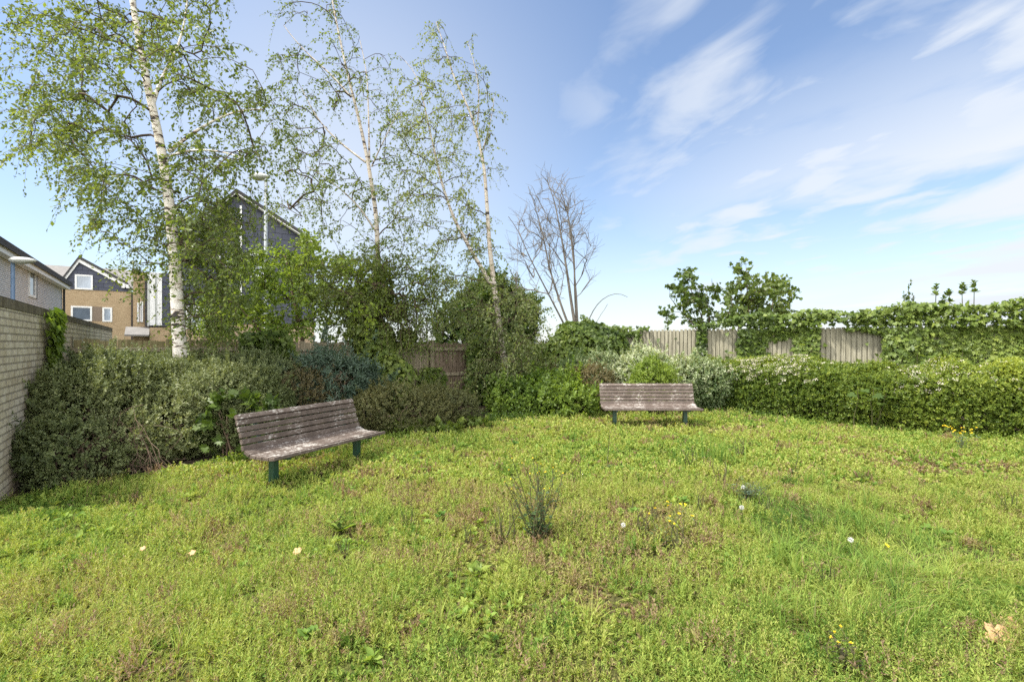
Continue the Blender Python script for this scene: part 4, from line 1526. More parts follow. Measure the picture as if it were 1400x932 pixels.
tree('bare_tree', 'leafless grey tree with many upright thin branches behind the fence corner', 'tree', tr, att, None, 'bare_bark', 'bare_bark', per=3.6, L=.42, droop=-.05, kup=1.7, wk=.9, bow=-.02, rtip=.0075, rexp=.40, twr=.0055, tail=.9)

# saplings beyond the right fence
for (lab, stems_, ee, n, Yk) in (
    ('sycamore sapling leaning out above the bare fence boards, the smaller and looser of two', [[(972, 520), (968, 460), (955, 420), (940, 385)], [(974, 520), (972, 460), (968, 420), (966, 395)], [(970, 520), (955, 450), (930, 425), (915, 405)]],
     [(938, 375, 8, 14), (925, 400, 12, 12), (948, 400, 18, 18), (968, 405, 14, 20), (940, 425, 22, 12), (968, 432, 22, 14), (915, 432, 10, 6)], 62, 15.0),
    ('sycamore sapling with a fuller double headed crown above the ivy covered fence', [[(1030, 520), (1026, 460), (1022, 410), (1020, 365)], [(1040, 520), (1050, 450), (1058, 405), (1062, 375)], [(1028, 520), (1010, 450), (1000, 410)]],
     [(1019, 370, 8, 13), (1022, 395, 16, 16), (1000, 400, 12, 18), (1040, 400, 16, 18), (1062, 385, 10, 14), (1072, 405, 12, 14), (1055, 420, 26, 14), (1015, 422, 24, 14), (1035, 432, 40, 10)], 112, 14.6)):
    tr = [([at(a, b_, Yk + .1 * i) for a, b_ in st], .035, .008) for i, st in enumerate(stems_)]
    att = ell_points(ee, Yk, .45, n)
    tree('sycamore_sapling', lab, 'sapling', tr, att, 'sycamore_leaf', 'shrub_bark', per=3, L=.30, droop=.15, nl=6, ls=.118, tmpl=IVY, hang=.35, rtip=.004, kup=.8, tmid=.4, group='sycamore saplings beyond the fence', twr=.003)

# ================================================================== IVY AND CREEPERS
# right fence
ang = math.atan2(RD[1], RD[0])
RN = np.array([RD[1], -RD[0]])          # towards the lawn
n = 36000
t_ = rng.uniform(-.1, 12.8, n)
zz_ = rng.uniform(.35, 2.75, n)
base = RC[None] + RD[None] * t_[:, None]
pxx = CX + base[:, 0] / base[:, 1] * FPX
pyy = CY + (EYE - zz_) / base[:, 1] * FPX
topy = np.interp(pxx, [760, 800, 850, 880, 920, 960, 1000, 1050, 1100, 1130, 1160, 1200, 1230, 1280, 1340, 1400, 1500, 1700], [442, 440, 447, 449, 448, 444, 441, 433, 428, 430, 433, 430, 421, 416, 412, 413, 405, 400])
wv = wob(np.stack([t_, zz_, t_ * 0], 1), 5, 77)
keep = pyy > topy + wv * 4 - 3
for (a, b_, c_, d, soft) in ((846, 868, 455, 510, 2), (874, 893, 450, 510, 2), (890, 952, 446, 510, 1.5), (966, 1012, 447, 510, 2), (1052, 1090, 466, 510, 3), (1125, 1156, 445, 510, 2), (1153, 1209, 458, 510, 5)):
    ins = (pxx > a - 1 + wv * soft * 1.5) & (pxx < b_ + 1 + wv * soft * 1.5) & (pyy > c_ + wv * soft * 1.3) & (pyy < d)
    keep &= ~(ins & (rng.uniform(size=n) < .995))
keep &= rng.uniform(size=n) < np.where(pyy < topy + 14, 1.0, .85)
P = np.stack([base[:, 0] + RN[0] * .03, base[:, 1] + RN[1] * .03, zz_], 1)[keep]
over = P[:, 2] > 1.9
P[over, :2] += (rng.normal(size=(over.sum(), 1)) * .09) * RN[None]
N = np.tile(np.array([RN[0], RN[1], .15]), (len(P), 1))
N[over] = nrm(N[over] + np.array([0, 0, .9]))
# a second, inner layer keeps the mat closed
P2 = P + np.array([RN[0], RN[1], 0]) * .02
Pa = np.concatenate([P, P2[::2]])
Na = np.concatenate([N, N[::2]])
sp_ = pxx[keep]
spa = np.concatenate([sp_, sp_[::2]])
left_ = spa < 960
climber('ivy', 'thick ivy mat draped over the silvered fence, covering its lawn side and top', Pa, Na, .088, thick=.20, seed=7, tmid=.50)
# corner ivy bank
cb = [((2.1, 14.0, 1.25), (1.0, .55, .95)), ((1.35, 13.9, .9), (.6, .5, .7)), ((2.55, 13.9, 1.5), (.5, .45, .5)), ((2.1, 14.3, 1.9), (.75, .45, .35))]
P, N, dep = blob_points(cb, 520, 81, .16, 2.6, .2)
climber('ivy', 'rounded ivy bank heaped over the fence corner under the bare tree', P, N, .10, thick=.1, seed=9, tmid=.50)
# ivy cascade over the mossy fence


def fence_patch(pxs, zlo, zhi, n, seed, ragged=.12):
    """ivy on the lawn side of the left fence"""
    a, b_ = fence_point(pxs[0])[1], fence_point(pxs[1])[1]
    t = rng.uniform(a - .1, b_ + .1, n)
    z = rng.uniform(zlo, zhi, n)
    wv_ = wob(np.stack([t, z, t * 0], 1), 4, seed)
    c_ = (a + b_) / 2
    k = np.abs(t - c_) / ((b_ - a) / 2) + ((z - (zlo + zhi) / 2) / ((zhi - zlo) / 2)) ** 4 * .35 + wv_ * .22 < 1.0
    t, z = t[k], z[k]
    P_ = np.stack([FC[0] + UX * t + UY * .06, FC[1] + UY * t - UX * .06, z], 1)
    N_ = np.tile(np.array([UY, -UX, .15]), (len(P_), 1))
    ov = z > 1.55
    N_[ov] += np.array([0, 0, .7])
    P_[ov, :2] += rng.normal(size=(ov.sum(), 1)) * .1 * np.array([UY, -UX])
    return P_, nrm(N_)


P, N = fence_patch((322, 402), .55, 1.78, 2600, 91)
climber('ivy', 'ivy cascade hanging over the mossy fence just above the angled bench', P, N, .105, thick=.2, seed=12, tmid=.48)
P, N = fence_patch((566, 604), .0, 1.0, 700, 95)
climber('ivy', 'thin low ivy on the brown fence at the foot of its tallest bare post', P, N, .08, thick=.12, seed=18, tmid=.42)
P, N = fence_patch((622, 735), .0, 1.70, 5200, 92)
climber('ivy', 'dark ivy curtain on the brown fence behind the hanging birch skirt', P, N, .09, thick=.3, seed=13, tmid=.34)
# ivy tower on the second birch
tb = [((-2.85, 10.9, .6), (.42, .38, .75)), ((-2.6, 10.95, .9), (.40, .38, .7)), ((-2.75, 11.0, 1.6), (.44, .42, .6)), ((-3.15, 11.05, 1.9), (.36, .35, .42)), ((-2.9, 11.1, 2.45), (.36, .36, .48)), ((-2.3, 11.0, 1.75), (.32, .32, .36)), ((-2.45, 10.9, 2.25), (.26, .3, .3)), ((-3.3, 11.0, 2.5), (.22, .26, .28))]
P, N, dep = blob_points(tb, 700, 83, .34, 4.2, .3)
climber('ivy', 'tall ivy tower smothering the foot of the slender birch, in front of the fence', P, N, .095, thick=.12, seed=14, tmid=.56)
# creeper on the brick wall
n = 520
s_ = rng.normal(2.35, .24, n)
z = rng.uniform(.7, 1.98, n)
s_ += wob(np.stack([s_ * 0, s_ * 0, z], 1), 4, 5) * .16 + .18 * (1.9 - z) * 0
WN = np.array([UX, UY])
P = np.stack([wp[0] + VX * s_ + WN[0] * .02, wp[1] + VY * s_ + WN[1] * .02, z], 1)
climber('climbing_creeper', 'leafy creeper climbing the brick wall near the fence end', P, np.tile([WN[0], WN[1], .2], (n, 1)), .10, 'bright_leaf', HEART, seed=15, cat='climber', thick=.16, tmid=.42)
P, N, _ = blob_points([((-25.1, 27.6, 3.4), (.25, .25, .8))], 250, 85, .2, 3, .3)
climber('climbing_creeper', 'wisp of creeper at the corner of the pale brick house', P, N, .2, 'bright_leaf', HEART, seed=16, cat='climber', thick=.1, tmid=.6)

# ================================================================== SHRUBS
shrub('evergreen_shrub', 'big dark evergreen shrub with bare woody twigs, between brick wall and angled bench', 'shrub',
      [((-5.20, 6.15, .38), (.74, .75, .60)), ((-5.1, 6.95, .46), (.98, .85, .70)), ((-4.75, 7.35, .48), (.92, .80, .72)), ((-4.1, 7.45, .44), (.78, .70, .68)), ((-3.75, 7.2, .32), (.5, .5, .5)), ((-5.8, 7.3, .55), (.7, .8, .72)), ((-4.86, 5.52, .34), (.40, .48, .52)), ((-5.3, 6.0, .5), (.4, .5, .6))],
      620, 'evergreen_leaf', DIAMOND, 9, .085, .040, 41, rough=.20, freq=3.6, stems=46, tmid=.46, tvar=.26, inner=.22,
      ztop=1.22, hollow=(at(150, 588, 5.75), (.27, .4, .24)))
shrub('evergreen_shrub', 'silvery green fine leaved shrub growing round the thick birch trunk along the mossy fence', 'shrub',
      [((-6.6, 8.0, .75), (.75, .6, .72)), ((-5.6, 8.55, .72), (.9, .6, .70)), ((-4.6, 8.9, .66), (.85, .6, .66)), ((-5.0, 8.2, .62), (.8, .5, .66))],
      560, 'grey_leaf', DIAMOND, 8, .08, .038, 43, ztop=1.30, rough=.18, freq=3.4, stems=20, tmid=.42, tvar=.22, inner=.22)
# bare tangled twigs on the face of the big shrub belong to it: a second stem part
sh = [o for o in bpy.data.objects if o.name == 'evergreen_shrub'][0]
pts = []
for k in range(75):
    b0 = on_ground(rng.uniform(90, 230), rng.uniform(635, 660))
    b0[1] += .12
    tip = at(rng.uniform(100, 200), rng.uniform(550, 630), 5.85 + rng.uniform(-.05, .4))
    m_ = b0 + (tip - b0) * np.linspace(0, 1, 7)[:, None] + np.sin(np.linspace(0, PI, 7))[:, None] * rng.normal(size=3) * .10 + rng.normal(size=(7, 3)) * .012
    pts.append(m_)
pts = np.array(pts)
V, F = batch_tubes(pts, np.tile(np.linspace(.0045, .002, 7), (len(pts), 1)) * rng.uniform(.6, 1.4, (len(pts), 1)), 5)
mesh_np('bare_twigs', V, F, M['shrub_bark'], sh, smooth=True)

shrub('broad_leaf_vine', 'vine with large lobed leaves scrambling through the evergreen shrub beside the angled bench', 'vine',
      [((-3.65, 6.70, .36), (.42, .3, .42)), ((-3.75, 6.75, .5), (.3, .22, .3))], 38, 'ivy_leaf', IVY, 4, .10, .12, 45, stems=8, tmid=.16, inner=.15)
shrub('bronze_shrub', 'small bronze leaved shrub peeping over the top of the angled bench', 'shrub', [((-3.75, 8.75, .55), (.5, .4, .52))], 620, 'brown_leaf', DIAMOND, 8, .07, .035, 46, tmid=.5)
shrub('blue_green_shrub', 'blue green narrow leaved shrub behind the angled bench, below the ivy tower', 'shrub', [((-3.35, 9.5, .72), (.72, .5, .68)), ((-2.9, 9.6, .5), (.5, .4, .5))], 230, 'blue_leaf', NARROW, 10, .16, .10, 47, tmid=.45, rough=.2)
shrub('low_dark_shrub', 'low dark brownish shrub just beyond the seat end of the angled bench', 'shrub', [((-1.95, 8.85, .32), (.62, .45, .42)), ((-2.5, 8.9, .3), (.45, .4, .42)), ((-1.5, 9.1, .3), (.4, .35, .36))], 620, 'dark_leaf', DIAMOND, 8, .07, .038, 48, tmid=.5, group='low dark shrubs along the lawn edge')
shrub('low_dark_shrub', 'low dark brownish shrub below the fence post and rails, short of the ivy curtain', 'shrub', [((-1.15, 9.55, .28), (.45, .4, .38)), ((-1.55, 9.75, .34), (.4, .4, .42))], 600, 'dark_leaf', DIAMOND, 8, .07, .038, 49, tmid=.4, group='low dark shrubs along the lawn edge')
shrub('ground_ivy', 'patch of bright ivy creeping out at the lawn edge under the low dark shrubs', 'ivy', [((-1.5, 8.75, .04), (.75, .22, .14)), ((-.85, 9.35, .04), (.5, .25, .14))], 260, 'ivy_leaf', HEART, 3, .05, .08, 50, stems=0, tmid=.55)
shrub('leafy_shrub', 'fresh green leafy shrub against the brown fence, left of the straight on bench', 'shrub', [((.55, 10.9, .35), (.55, .45, .48)), ((1.15, 10.7, .28), (.5, .4, .42)), ((.9, 11.2, .5), (.6, .4, .42)), ((-.1, 10.9, .3), (.45, .4, .42))], 260, 'bright_leaf', OVAL, 7, .14, .085, 51, tmid=.34, rough=.2)
shrub('bronze_shrub', 'bronze tinted rounded shrub behind the left end of the straight on bench', 'shrub', [((1.65, 11.3, .5), (.55, .45, .50)), ((1.15, 11.7, .5), (.5, .4, .45))], 600, 'brown_leaf', DIAMOND, 8, .07, .036, 52, tmid=.58)
shrub('variegated_shrub', 'white variegated shrub behind the straight on bench, below the bare fence boards', 'shrub', [((2.3, 12.2, .62), (.75, .5, .62)), ((3.2, 12.0, .58), (.85, .5, .62)), ((4.1, 11.7, .52), (.75, .5, .60)), ((1.7, 12.5, .65), (.5, .4, .55))], 480, 'varieg_leaf', DIAMOND, 8, .10, .062, 53, tmid=.55, tvar=.35, rough=.14)
shrub('round_shrub', 'neat bright green round shrub right behind the straight on bench', 'shrub', [((3.05, 10.95, .66), (.46, .42, .56))], 620, 'bright_leaf', DIAMOND, 9, .09, .045, 54, tmid=.45, rough=.1)

# flowering hedge on the right
hp = [on_ground(a, b_) for a, b_ in ((938, 556), (1000, 561), (1100, 572), (1200, 586), (1300, 594), (1400, 599), (1520, 606), (1650, 612))]
hq = resample(np.array(hp), .1)
n = 38000
x = rng.uniform(0, len(hq) - 1.001, n)
i_ = x.astype(int)
f = (x - i_)[:, None]
p = hq[i_] * (1 - f) + hq[i_ + 1] * f
tn = nrm(hq[i_ + 1] - hq[i_])
back = np.stack([-tn[:, 1], tn[:, 0], np.zeros(n)], 1)
back *= np.sign(back[:, 1:2])
a = rng.uniform(0.02, 1, n) ** .85 * PI * .94
wid, hgt = 1.75, 1.10
cx_ = np.sign(np.cos(a)) * np.abs(np.cos(a)) ** .55
sz_ = np.abs(np.sin(a)) ** .55
face = rng.uniform(size=n) < .30            # the upright lawn side, down to the ground
sz_[face] = rng.uniform(.03, .85, face.sum())
cx_[face] = 1 - .25 * np.clip(sz_[face] - .55, 0, 1)
dep = np.where(rng.uniform(size=n) < .6, rng.uniform(0, .06, n), rng.uniform(0, .3, n))
P0 = np.concatenate([x[:, None] * .1, a[:, None] * .8, np.zeros((n, 1))], 1)
sc1 = 1 + wob(P0, 2.4, 61) * .025 + wob(P0, 8, 62) * .055 - dep
hx_ = hgt * (1 + .03 * wob(P0 * np.array([1, 0, 0]), 1.1, 63)) + np.interp(x / (len(hq) - 1), [0, .35, 1], [-.03, 0, .06])
P = p + back * (wid / 2 * (1 - cx_ * sc1))[:, None]
# the lower front is drawn in under the leafy top
P[:, 2] = hx_ * sz_ * sc1 - .02
tuck = np.clip(1 - P[:, 2] / .45, 0, 1) * (cx_ > .5)
P += back * (tuck * .06 - .24)[:, None]
N = nrm(-back * cx_[:, None] + np.array([0, 0, 1.]) * (sz_ ** 1.6)[:, None])
k = (P[:, 2] > .04) & (rng.uniform(size=n) < np.where(tuck > .5, .6, 1))
P, N = P[k], N[k]
c = P.mean(0)
hd = thing('flowering_hedge', 'long clipped hedge with yellow green tips and white blossom below the ivy mat', 'hedge', (c[0], c[1], 0))
A = nrm(N + np.array([0, 0, .6]) + rng.normal(size=P.shape) * .4)
B, D, Nn, Sz = sprigs(P, A, 8, .085 * rng.uniform(.6, 1.5, len(P)), .050, .95, .45)
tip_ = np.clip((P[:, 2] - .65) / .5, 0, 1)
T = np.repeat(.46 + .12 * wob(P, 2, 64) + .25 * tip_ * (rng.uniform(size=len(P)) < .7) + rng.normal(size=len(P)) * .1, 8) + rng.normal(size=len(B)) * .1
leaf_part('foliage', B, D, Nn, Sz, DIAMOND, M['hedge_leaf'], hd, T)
pts = []
for kk in range(150):
    j = rng.integers(0, len(hq) - 2)
    bk = nrm(np.array([-(hq[j + 1] - hq[j])[1], (hq[j + 1] - hq[j])[0], 0]))
    bk *= np.sign(bk[1])
    st = hq[j] + bk * rng.uniform(.3, 1.2)
    tp_ = st + np.array([rng.normal() * .25, rng.normal() * .2, rng.uniform(.5, .95)])
    pts.append(st + (tp_ - st) * np.linspace(0, 1, 6)[:, None] + rng.normal(size=(6, 3)) * .02)
V, F = batch_tubes(np.array(pts), np.tile(np.linspace(.014, .005, 6), (len(pts), 1)), 5)
mesh_np('stems', V, F, M['twig'], hd, smooth=True)
# flat heads of small white flowers
hp_px = CX + P[:, 0] / P[:, 1] * FPX
fl = np.clip(np.exp(-((hp_px - 1130) / 120.) ** 2) + .75 * np.exp(-((hp_px - 985) / 60.) ** 2) + .35 * np.exp(-((hp_px - 1270) / 80.) ** 2), 0, 1) * np.clip((P[:, 2] - .6) / .4, 0, 1) * np.clip(.6 + .5 * wob(P, 3.0, 65), 0, 1)
cand = np.where(rng.uniform(size=len(P)) < fl * .19)[0]
Cp = P[cand] + N[cand] * .085
nf = 16
ph = rng.uniform(0, 6.28, (len(Cp), nf))
rr = np.sqrt(rng.uniform(size=(len(Cp), nf))) * rng.uniform(.03, .065, (len(Cp), 1))
ax = nrm(N[cand] + np.array([0, 0, .7]))
Xv = nrm(np.cross(ax, np.array([0, 1, 0.3])))
Yv = np.cross(ax, Xv)
FB = Cp[:, None] + Xv[:, None] * (np.cos(ph) * rr)[..., None] + Yv[:, None] * (np.sin(ph) * rr)[..., None]
FD = nrm(rng.normal(size=FB.shape))
FN = nrm(ax[:, None] + rng.normal(size=FB.shape) * .4)
leaf_part('blossom', FB.reshape(-1, 3), FD.reshape(-1, 3), FN.reshape(-1, 3), .026, DIAMOND, M['blossom'], hd, rng.uniform(0, 1, FB.shape[0] * nf))


def big_leaf_plant(label, spots, ls, mat='sycamore_leaf', nleaf=5, group='broad leaved saplings in the hedge', tmid=.5):
    """saplings with large leaves standing in or behind the hedge; spots are stem tips"""
    c_ = np.mean(spots, 0)
    root = thing('broad_leaf_sapling', label, 'sapling', (c_[0], c_[1], 0), 0, group)
    pts_, Bs, Ds, Ns = [], [], [], []
    for s0 in spots:
        g_ = np.array([s0[0] + rng.normal() * .05, s0[1] + rng.uniform(.05, .2), 0])
        q = g_ + (s0 - g_) * np.linspace(0, 1, 7)[:, None] + rng.normal(size=(7, 3)) * .012
        pts_.append(q)
        for i in range(nleaf):
            f_ = 1 - .32 * i / nleaf
            a_ = i * 2.4 + rng.uniform(0, 1)
            d_ = np.array([math.cos(a_), math.sin(a_), -.15 + rng.normal() * .15])
            Bs.append(g_ + (s0 - g_) * f_ + d_ * .05)
            Ds.append(d_)
            Ns.append(np.array([0, -.25, 1.]) + rng.normal(size=3) * .2)
    V_, F_ = batch_tubes(np.array(pts_), np.tile(np.linspace(.009, .004, 7), (len(pts_), 1)), 5)
    mesh_np('stems', V_, F_, M['weed_stem'], root, smooth=True)
    leaf_part('leaves', np.array(Bs), np.array(Ds), np.array(Ns), ls * rng.uniform(.7, 1.2, len(Bs)), IVY, M[mat], root, tmid + rng.normal(size=len(Bs)) * .12)


big_leaf_plant('wide broad leaved sapling poking above the hedge in front of the ivy mat', [at(a_, b_, 10.4) for a_, b_ in ((1232, 488), (1255, 484), (1285, 483), (1315, 480), (1340, 482), (1300, 492))], .19)
big_leaf_plant('yellowish broad leaved sapling above the hedge, just short of the second bare patch of fence', [at(a_, b_, 11.4) for a_, b_ in ((1092, 470), (1108, 468), (1080, 478), (1120, 482))], .17, tmid=.72)
big_leaf_plant('broad leaved sapling sprouting between the variegated shrub and the hedge', [at(a_, b_, 12.0) for a_, b_ in ((1005, 477), (990, 484), (1020, 482), (968, 484))], .16, tmid=.6)
big_leaf_plant('broad leaved sapling growing out of the face of the hedge among the blossom', [on_ground(a_, 592) + np.array([0, .12, h_]) for a_, h_ in ((1180, .72), (1200, .76), (1218, .70), (1235, .66))], .15, tmid=.4)


def spike_plant(label, stems_, Y, rose):
    root = thing('spiky_sapling', label, 'sapling', tuple(at(stems_[0][0], CY, Y)[:2]) + (0,), 0, 'spiky saplings above the ivy')
    pts_, P_, A_2, L_ = [], [], [], []
    for (a_, top, bot) in stems_:
        g_, t1 = at(a_ + rng.uniform(-4, 4), bot, Y), at(a_, top, Y)
        g_[2] = min(g_[2], 1.5)
        pts_.append(g_ + (t1 - g_) * np.linspace(0, 1, 6)[:, None])
        nw = 9 if not rose else 3
        for i in range(nw):
            f_ = 1 - (.55 * i / nw if not rose else .20 * i / nw)
            P_.append(g_ + (t1 - g_) * f_)
            A_2.append([0, 0, 1.])
            L_.append((.05 + .12 * i / nw) if not rose else (.13 if i == 0 else .15))
    P_, A_2, L_ = np.array(P_), np.array(A_2), np.array(L_)
    V_, F_ = batch_tubes(np.array(pts_), np.tile(np.linspace(.014, .007, 6), (len(pts_), 1)), 5)
    mesh_np('stems', V_, F_, M['weed_stem'], root, smooth=True)
    B_2, D_, N_, S_ = sprigs(P_ + rng.normal(size=P_.shape) * .02, A_2 + rng.normal(size=P_.shape) * .3, 11, .07, L_ * .85, 1.0, .5 if rose else .8)
    leaf_part('leaves', B_2, D_, N_, S_, DIAMOND, M['sycamore_leaf'], root, .5 + rng.normal(size=len(B_2)) * .15)


spike_plant('single dense reddish green spike rising above the ivy', [(1242, 388, 440), (1236, 402, 440), (1249, 404, 440)], 12.2, False)
spike_plant('cluster of stems with umbrella shaped leaf tufts rising above the ivy', [(1280, 393, 440), (1298, 402, 440), (1315, 391, 440), (1332, 389, 440), (1290, 410, 440)], 12.0, True)

# ================================================================== PLANTS STANDING IN THE LAWN


def weed(name, label, cat, px_, py_, h, n=6, spread=.12, leafn=7, leaf=.05, mat='weed_leaf', head=None, headn=3, hs=.018, tmpl=NARROW, group=None, tmid=.45, basal=10, basal_l=.08, stemr=.0028, bare=.25):
    g0 = on_ground(px_, py_)
    root = thing(name, label, cat, (g0[0], g0[1], 0), 0, group)
    st = g0 + np.concatenate([rng.normal(size=(n, 2)) * spread * .3, np.zeros((n, 1))], 1)
    tip = g0 + np.concatenate([rng.normal(size=(n, 2)) * spread, (h * rng.uniform(.65, 1.0, (n, 1)))], 1)
    tip[0, 2] = h
    t = np.linspace(0, 1, 7)[None, :, None]
    bow_ = rng.normal(size=(n, 1, 3)) * np.array([.03, .03, 0])
    Q = st[:, None] + (tip - st)[:, None] * t + np.sin(t * PI) * bow_
    V_, F_ = batch_tubes(Q, np.tile(np.linspace(stemr, stemr * .5, 7), (n, 1)), 4)
    mesh_np('stems', V_, F_, M['weed_stem'], root, smooth=True)
    Bs, Ds, Ns, Ss, Ts = [], [], [], [], []
    for i in range(n):
        for j in range(leafn):
            f_ = bare + (1 - bare) * (j + rng.uniform()) / leafn
            x_ = f_ * 5.999
            k_ = int(x_)
            p_ = Q[i, k_] + (Q[i, k_ + 1] - Q[i, k_]) * (x_ - k_)
            a_ = j * 2.4 + rng.uniform(0, 2)
            Bs.append(p_)
            Ds.append([math.cos(a_), math.sin(a_), rng.uniform(.0, .8)])
            Ns.append([rng.normal() * .3, rng.normal() * .3, 1])
            Ss.append(leaf * (1.15 - .7 * f_) * rng.uniform(.7, 1.3))
    for i in range(basal):
        a_ = i * 2.4 + rng.uniform(0, .6)
        Bs.append(g0 + np.array([0, 0, .01]))
        Ds.append([math.cos(a_), math.sin(a_), rng.uniform(.25, .9)])
        Ns.append([0, 0, 1])
        Ss.append(basal_l * rng.uniform(.7, 1.3))
    Ss = np.array(Ss)
    leaf_part('leaves', np.array(Bs), np.array(Ds), np.array(Ns), Ss, tmpl, M[mat], root, tmid + rng.normal(size=len(Ss)) * .15)
    if head:
        P_ = np.concatenate([Q[:, -1] + rng.normal(size=(n, 3)) * np.array([.02, .02, .012]) * (i > 0) for i in range(headn)])
        m_ = len(P_)
        for p_ in P_:
            B_2, D_, N_, S_ = sprigs(p_[None], np.array([[0, 0, 1.]]) + rng.normal(size=(1, 3)) * .3, 11, .004, hs, 1.0, .25)
            leaf_part('flower_head', B_2, D_, N_, S_, DIAMOND, M[head], root, rng.uniform(0, 1, len(B_2)))
    return root


weed('sow_thistle', 'tallest dark stemmed weed standing alone in the middle of the lawn', 'weed', 735, 738, .62, 22, .13, 13, .046, 'weed_leaf', 'yellow_petal', 1, .009, OVAL, tmid=.25, bare=.1, stemr=.0045)
weed('ragwort_plant', 'ragwort with yellow flowers, between the tallest weed and the trampled grass', 'weed', 903, 748, .32, 7, .10, 6, .05, 'weed_leaf', 'yellow_petal', 1, .016, group='ragwort plants in the lawn')
weed('ragwort_plant', 'spreading ragwort with yellow flowers against the foot of the hedge', 'weed', 1316, 614, .33, 10, .16, 7, .06, 'blue_leaf', 'yellow_petal', 2, .022, group='ragwort plants in the lawn', basal=16)
weed('ragwort_plant', 'ragwort with bright yellow heads, low in leafy weeds, between two dandelion clocks', 'weed', 945, 722, .22, 4, .10, 6, .05, 'weed_leaf', 'yellow_petal', 1, .018, group='ragwort plants in the lawn')
weed('nettle_plant', 'purplish dark nettle like weed closest to the camera', 'weed', 1160, 925, .20, 5, .05, 9, .045, 'brown_leaf', 'yellow_petal', 1, .010, OVAL, tmid=.3, bare=.15)
tg = on_ground(980, 634)
tgt = thing('tall_grass_tuft', 'tuft of tall upright grass in front of the straight on bench', 'grass tuft', (tg[0], tg[1], 0))
for (nm, n_b, h0, h1, w0, spr, tn_) in (('blades', 60, .18, .40, .012, .10, .78), ('seed_stalks', 20, .42, .62, .012, .14, .70)):
    c_ = np.tile(tg, (n_b, 1))
    c_[:, :2] += rng.normal(size=(n_b, 2)) * spr
    a_ = rng.uniform(0, 6.28, n_b)
    l_ = np.abs(rng.normal(size=n_b)) * (.45 if nm == 'blades' else .16)
    V, F, T = blades(c_, rng.uniform(h0, h1, n_b), np.full(n_b, w0), np.stack([np.cos(a_) * l_, np.sin(a_) * l_, np.zeros(n_b)], 1), np.clip(tn_ + rng.normal(size=n_b) * .08, 0, 1))
    mesh_np(nm, V, F, M['lawn_leaf'], tgt, T)
weed('tall_weed', 'single thin upright dry stalk, right of the tall grass tuft', 'weed', 1084, 648, .42, 1, .03, 8, .05, 'weed_leaf', None, stemr=.0055)
weed('tall_weed', 'thin upright stalk with few leaves, left of the tall grass tuft', 'weed', 831, 640, .42, 1, .03, 8, .04, 'weed_leaf', None, stemr=.0055)
weed('bushy_weed', 'low bushy blue green weed in the middle right of the lawn', 'weed', 1024, 684, .21, 24, .11, 11, .05, 'blue_leaf', None, tmid=.35, bare=.1)
weed('dock_plant', 'upright leafy dock plant in the lawn in front of the angled bench', 'dock', 466, 728, .22, 4, .05, 5, .09, 'bright_leaf', None, 3, .02, OVAL, tmid=.45, basal=8, basal_l=.14)
weed('leafy_weed', 'bright feathery weed under the left end of the angled bench', 'weed', 322, 668, .17, 9, .08, 9, .075, 'bright_leaf', None, tmid=.75, basal=16, basal_l=.13)
weed('dock_plant', 'broad flat leaved dock rosette near the dead sycamore leaf', 'dock', 1262, 890,   .05, 1, .03, 2, .05, 'ivy_leaf', None, 3, .02, OVAL, tmid=.5, basal=13, basal_l=.10)
weed('dock_plant', 'dock rosette with upright leaves at the edge of the dried brown patch', 'dock', 652, 790, .10, 3, .04, 4, .07, 'bright_leaf', None, 3, .02, OVAL, tmid=.55, basal=12, basal_l=.12)
weed('tall_weed', 'slender brownish stalk between the tallest weed and the dock rosette', 'weed', 672, 730, .22, 4, .05, 4, .03, 'brown_leaf', None)
weed('leafy_weed', 'dark leafy weed at the foot of the bench leg furthest from the brick wall', 'weed', 545, 618, .10, 6, .07, 6, .05, 'bright_leaf', None, tmid=.6)
wisp = weed('weed_stalk', 'thin wispy brownish weed stalk standing among the low lawn weeds', 'weed', 690, 742, .28, 6, .07, 7, .034, 'weed_leaf', None, group='wispy weed stalks in the lawn', tmid=.5, basal=0, stemr=.0058)
wl = np.array(wisp.location)
for (a_, b_, s_2) in ((880, 735, .9), (925, 755, 1.0), (895, 715, .7), (958, 700, .8), (640, 745, .7), (560, 720, .6), (985, 660, 1.0), (945, 640, 1.0), (1045, 700, .7), (790, 660, .7), (1130, 800, .6), (700, 715, .8), (1010, 625, 1.0), (860, 700, .6), (1380, 700, .7), (470, 760, .5)):
    g0 = on_ground(a_, b_)
    c_ = wisp.copy()
    C.objects.link(c_)
    c_.location = Vector([float(v) for v in g0])
    c_.rotation_euler = (0, 0, random.uniform(0, 6))
    c_.scale = (s_2, s_2, s_2)
    for ch in list(wisp.children):
        d_ = ch.copy()
        C.objects.link(d_)
        d_.parent = c_
for (a_, b_, lab) in ((1211, 762, 'dandelion flower standing in the dark trampled grass'), (925, 586, 'small yellow dandelion beside the leg of the straight on bench'), (583, 580, 'yellow dandelion at the lawn edge near the low dark shrubs'),):
    weed('dandelion', lab, 'dandelion', a_, b_, .09, 1, .01, 0, .03, 'bright_leaf', 'yellow_petal', 1, .021, NARROW, 'dandelions in flower', basal=7, basal_l=.08)
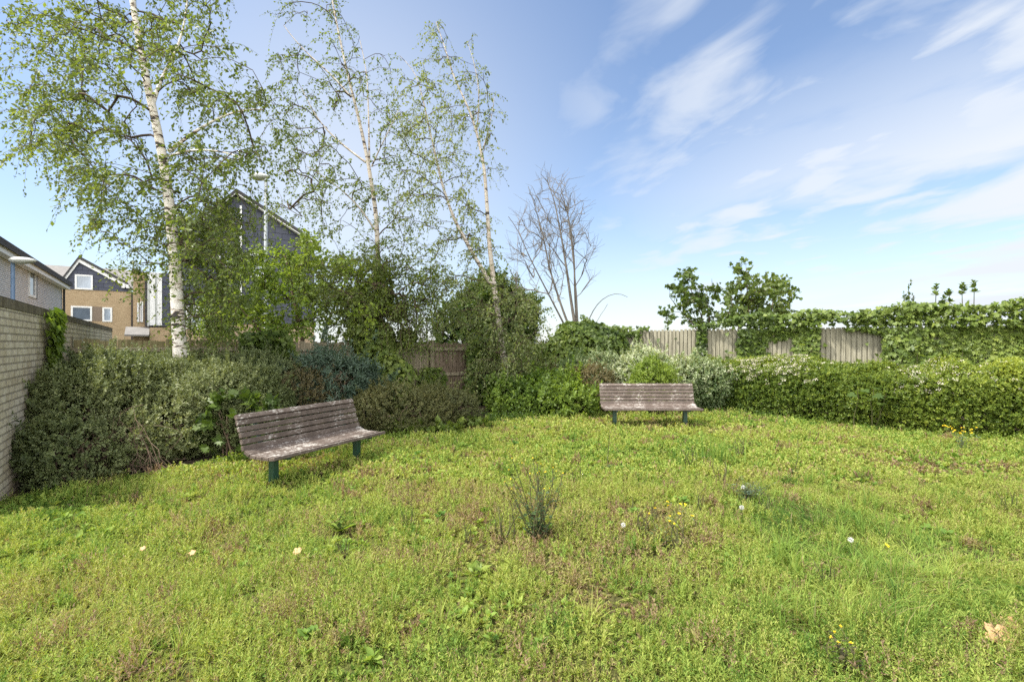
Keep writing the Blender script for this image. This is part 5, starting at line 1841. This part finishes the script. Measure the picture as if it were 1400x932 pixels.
for (a_, b_, lab) in ((852, 738, 'white dandelion clock next to the ragwort in mid lawn'), (1163, 760, 'white dandelion clock in the dark trampled grass'), (1014, 712, 'white dandelion clock just in front of the bushy blue green weed'), (1016, 682, 'white dandelion clock touching the bushy blue green weed')):
    g0 = on_ground(a_, b_)
    root = thing('dandelion_clock', lab, 'dandelion clock', (g0[0], g0[1], 0), 0, 'dandelion clocks')
    V, F = tubes([(np.array([g0, g0 + [.004, 0, .06], g0 + [.0, .0, .12]]), [.003, .0025, .002])], 6)
    mesh_np('stem', V, F, M['weed_stem'], root)
    d_ = randdir(130)
    leaf_part('seed_head', np.tile(g0 + [0, 0, .12], (130, 1)) + d_ * .006, d_, randdir(130), .016, NARROW, M['seed_clock'], root, rng.uniform(0, 1, 130))


def dead_leaf(label, px_, py_, size, rot, tmid):
    g0 = on_ground(px_, py_)
    g0[2] = .055
    th_ = np.linspace(0, 2 * PI, 41)[:-1]
    lobes = .62 + .30 * np.abs(np.cos(2.5 * th_)) ** .8 + .06 * np.cos(15 * th_) + .12 * np.cos(th_)
    V_ = [[0, 0, 0]]
    for k_, rr_ in ((1, .5), (2, 1.0)):
        for t_2, l_ in zip(th_, lobes):
            r_ = l_ * rr_ if k_ == 2 else .42
            x_, y_ = r_ * math.cos(t_2), r_ * math.sin(t_2)
            V_.append([x_, y_, .22 * y_ * y_ + .16 * x_ * x_ * (1 if x_ > 0 else -.6) + .07 * math.sin(5 * t_2) * r_])
    V_ = np.array(V_) * size / 2
    e_ = np.array([[math.cos(rot), -math.sin(rot), 0], [math.sin(rot), math.cos(rot), 0], [0, 0, 1]])
    tl_ = np.array([[1, 0, 0], [0, math.cos(.5), -math.sin(.5)], [0, math.sin(.5), math.cos(.5)]])
    V_ = V_ @ e_.T @ tl_.T
    F3 = np.array([[0, 1 + i, 1 + (i + 1) % 40] for i in range(40)])
    F4 = np.array([[1 + i, 41 + i, 41 + (i + 1) % 40, 1 + (i + 1) % 40] for i in range(40)])
    o = mesh_np('dead_leaf', V_, [F3, F4], M['dry_leaf'], None, np.clip(tmid + rng.normal(size=len(V_)) * .12, 0, 1))
    o.location = Vector([float(v) for v in g0])
    so_ = o.modifiers.new('thickness', 'SOLIDIFY')
    so_.thickness = .0015
    set_props(o, label, 'dead leaf', 'dead leaves on the lawn')


dead_leaf('large curled tan sycamore leaf lying in the grass near the camera', 1366, 886, .155, .6, .75)
dead_leaf('smaller folded brown leaf touching the large curled tan one', 1384, 868, .10, 2.2, .45)
dead_leaf('pale fallen leaf on the lawn in front of the angled bench', 406, 764, .07, 1.0, .95)
dead_leaf('small fallen leaf at the edge of the dry patch, left side of the lawn', 263, 766, .05, 2.0, .85)
dead_leaf('orange brown fallen leaf beside the bench leg nearest the brick wall', 303, 676, .09, .4, .35)
dead_leaf('tiny pale fallen leaf on the lawn, farthest left', 195, 760, .045, 1.4, 1.0)
bpy.context.view_layer.update()
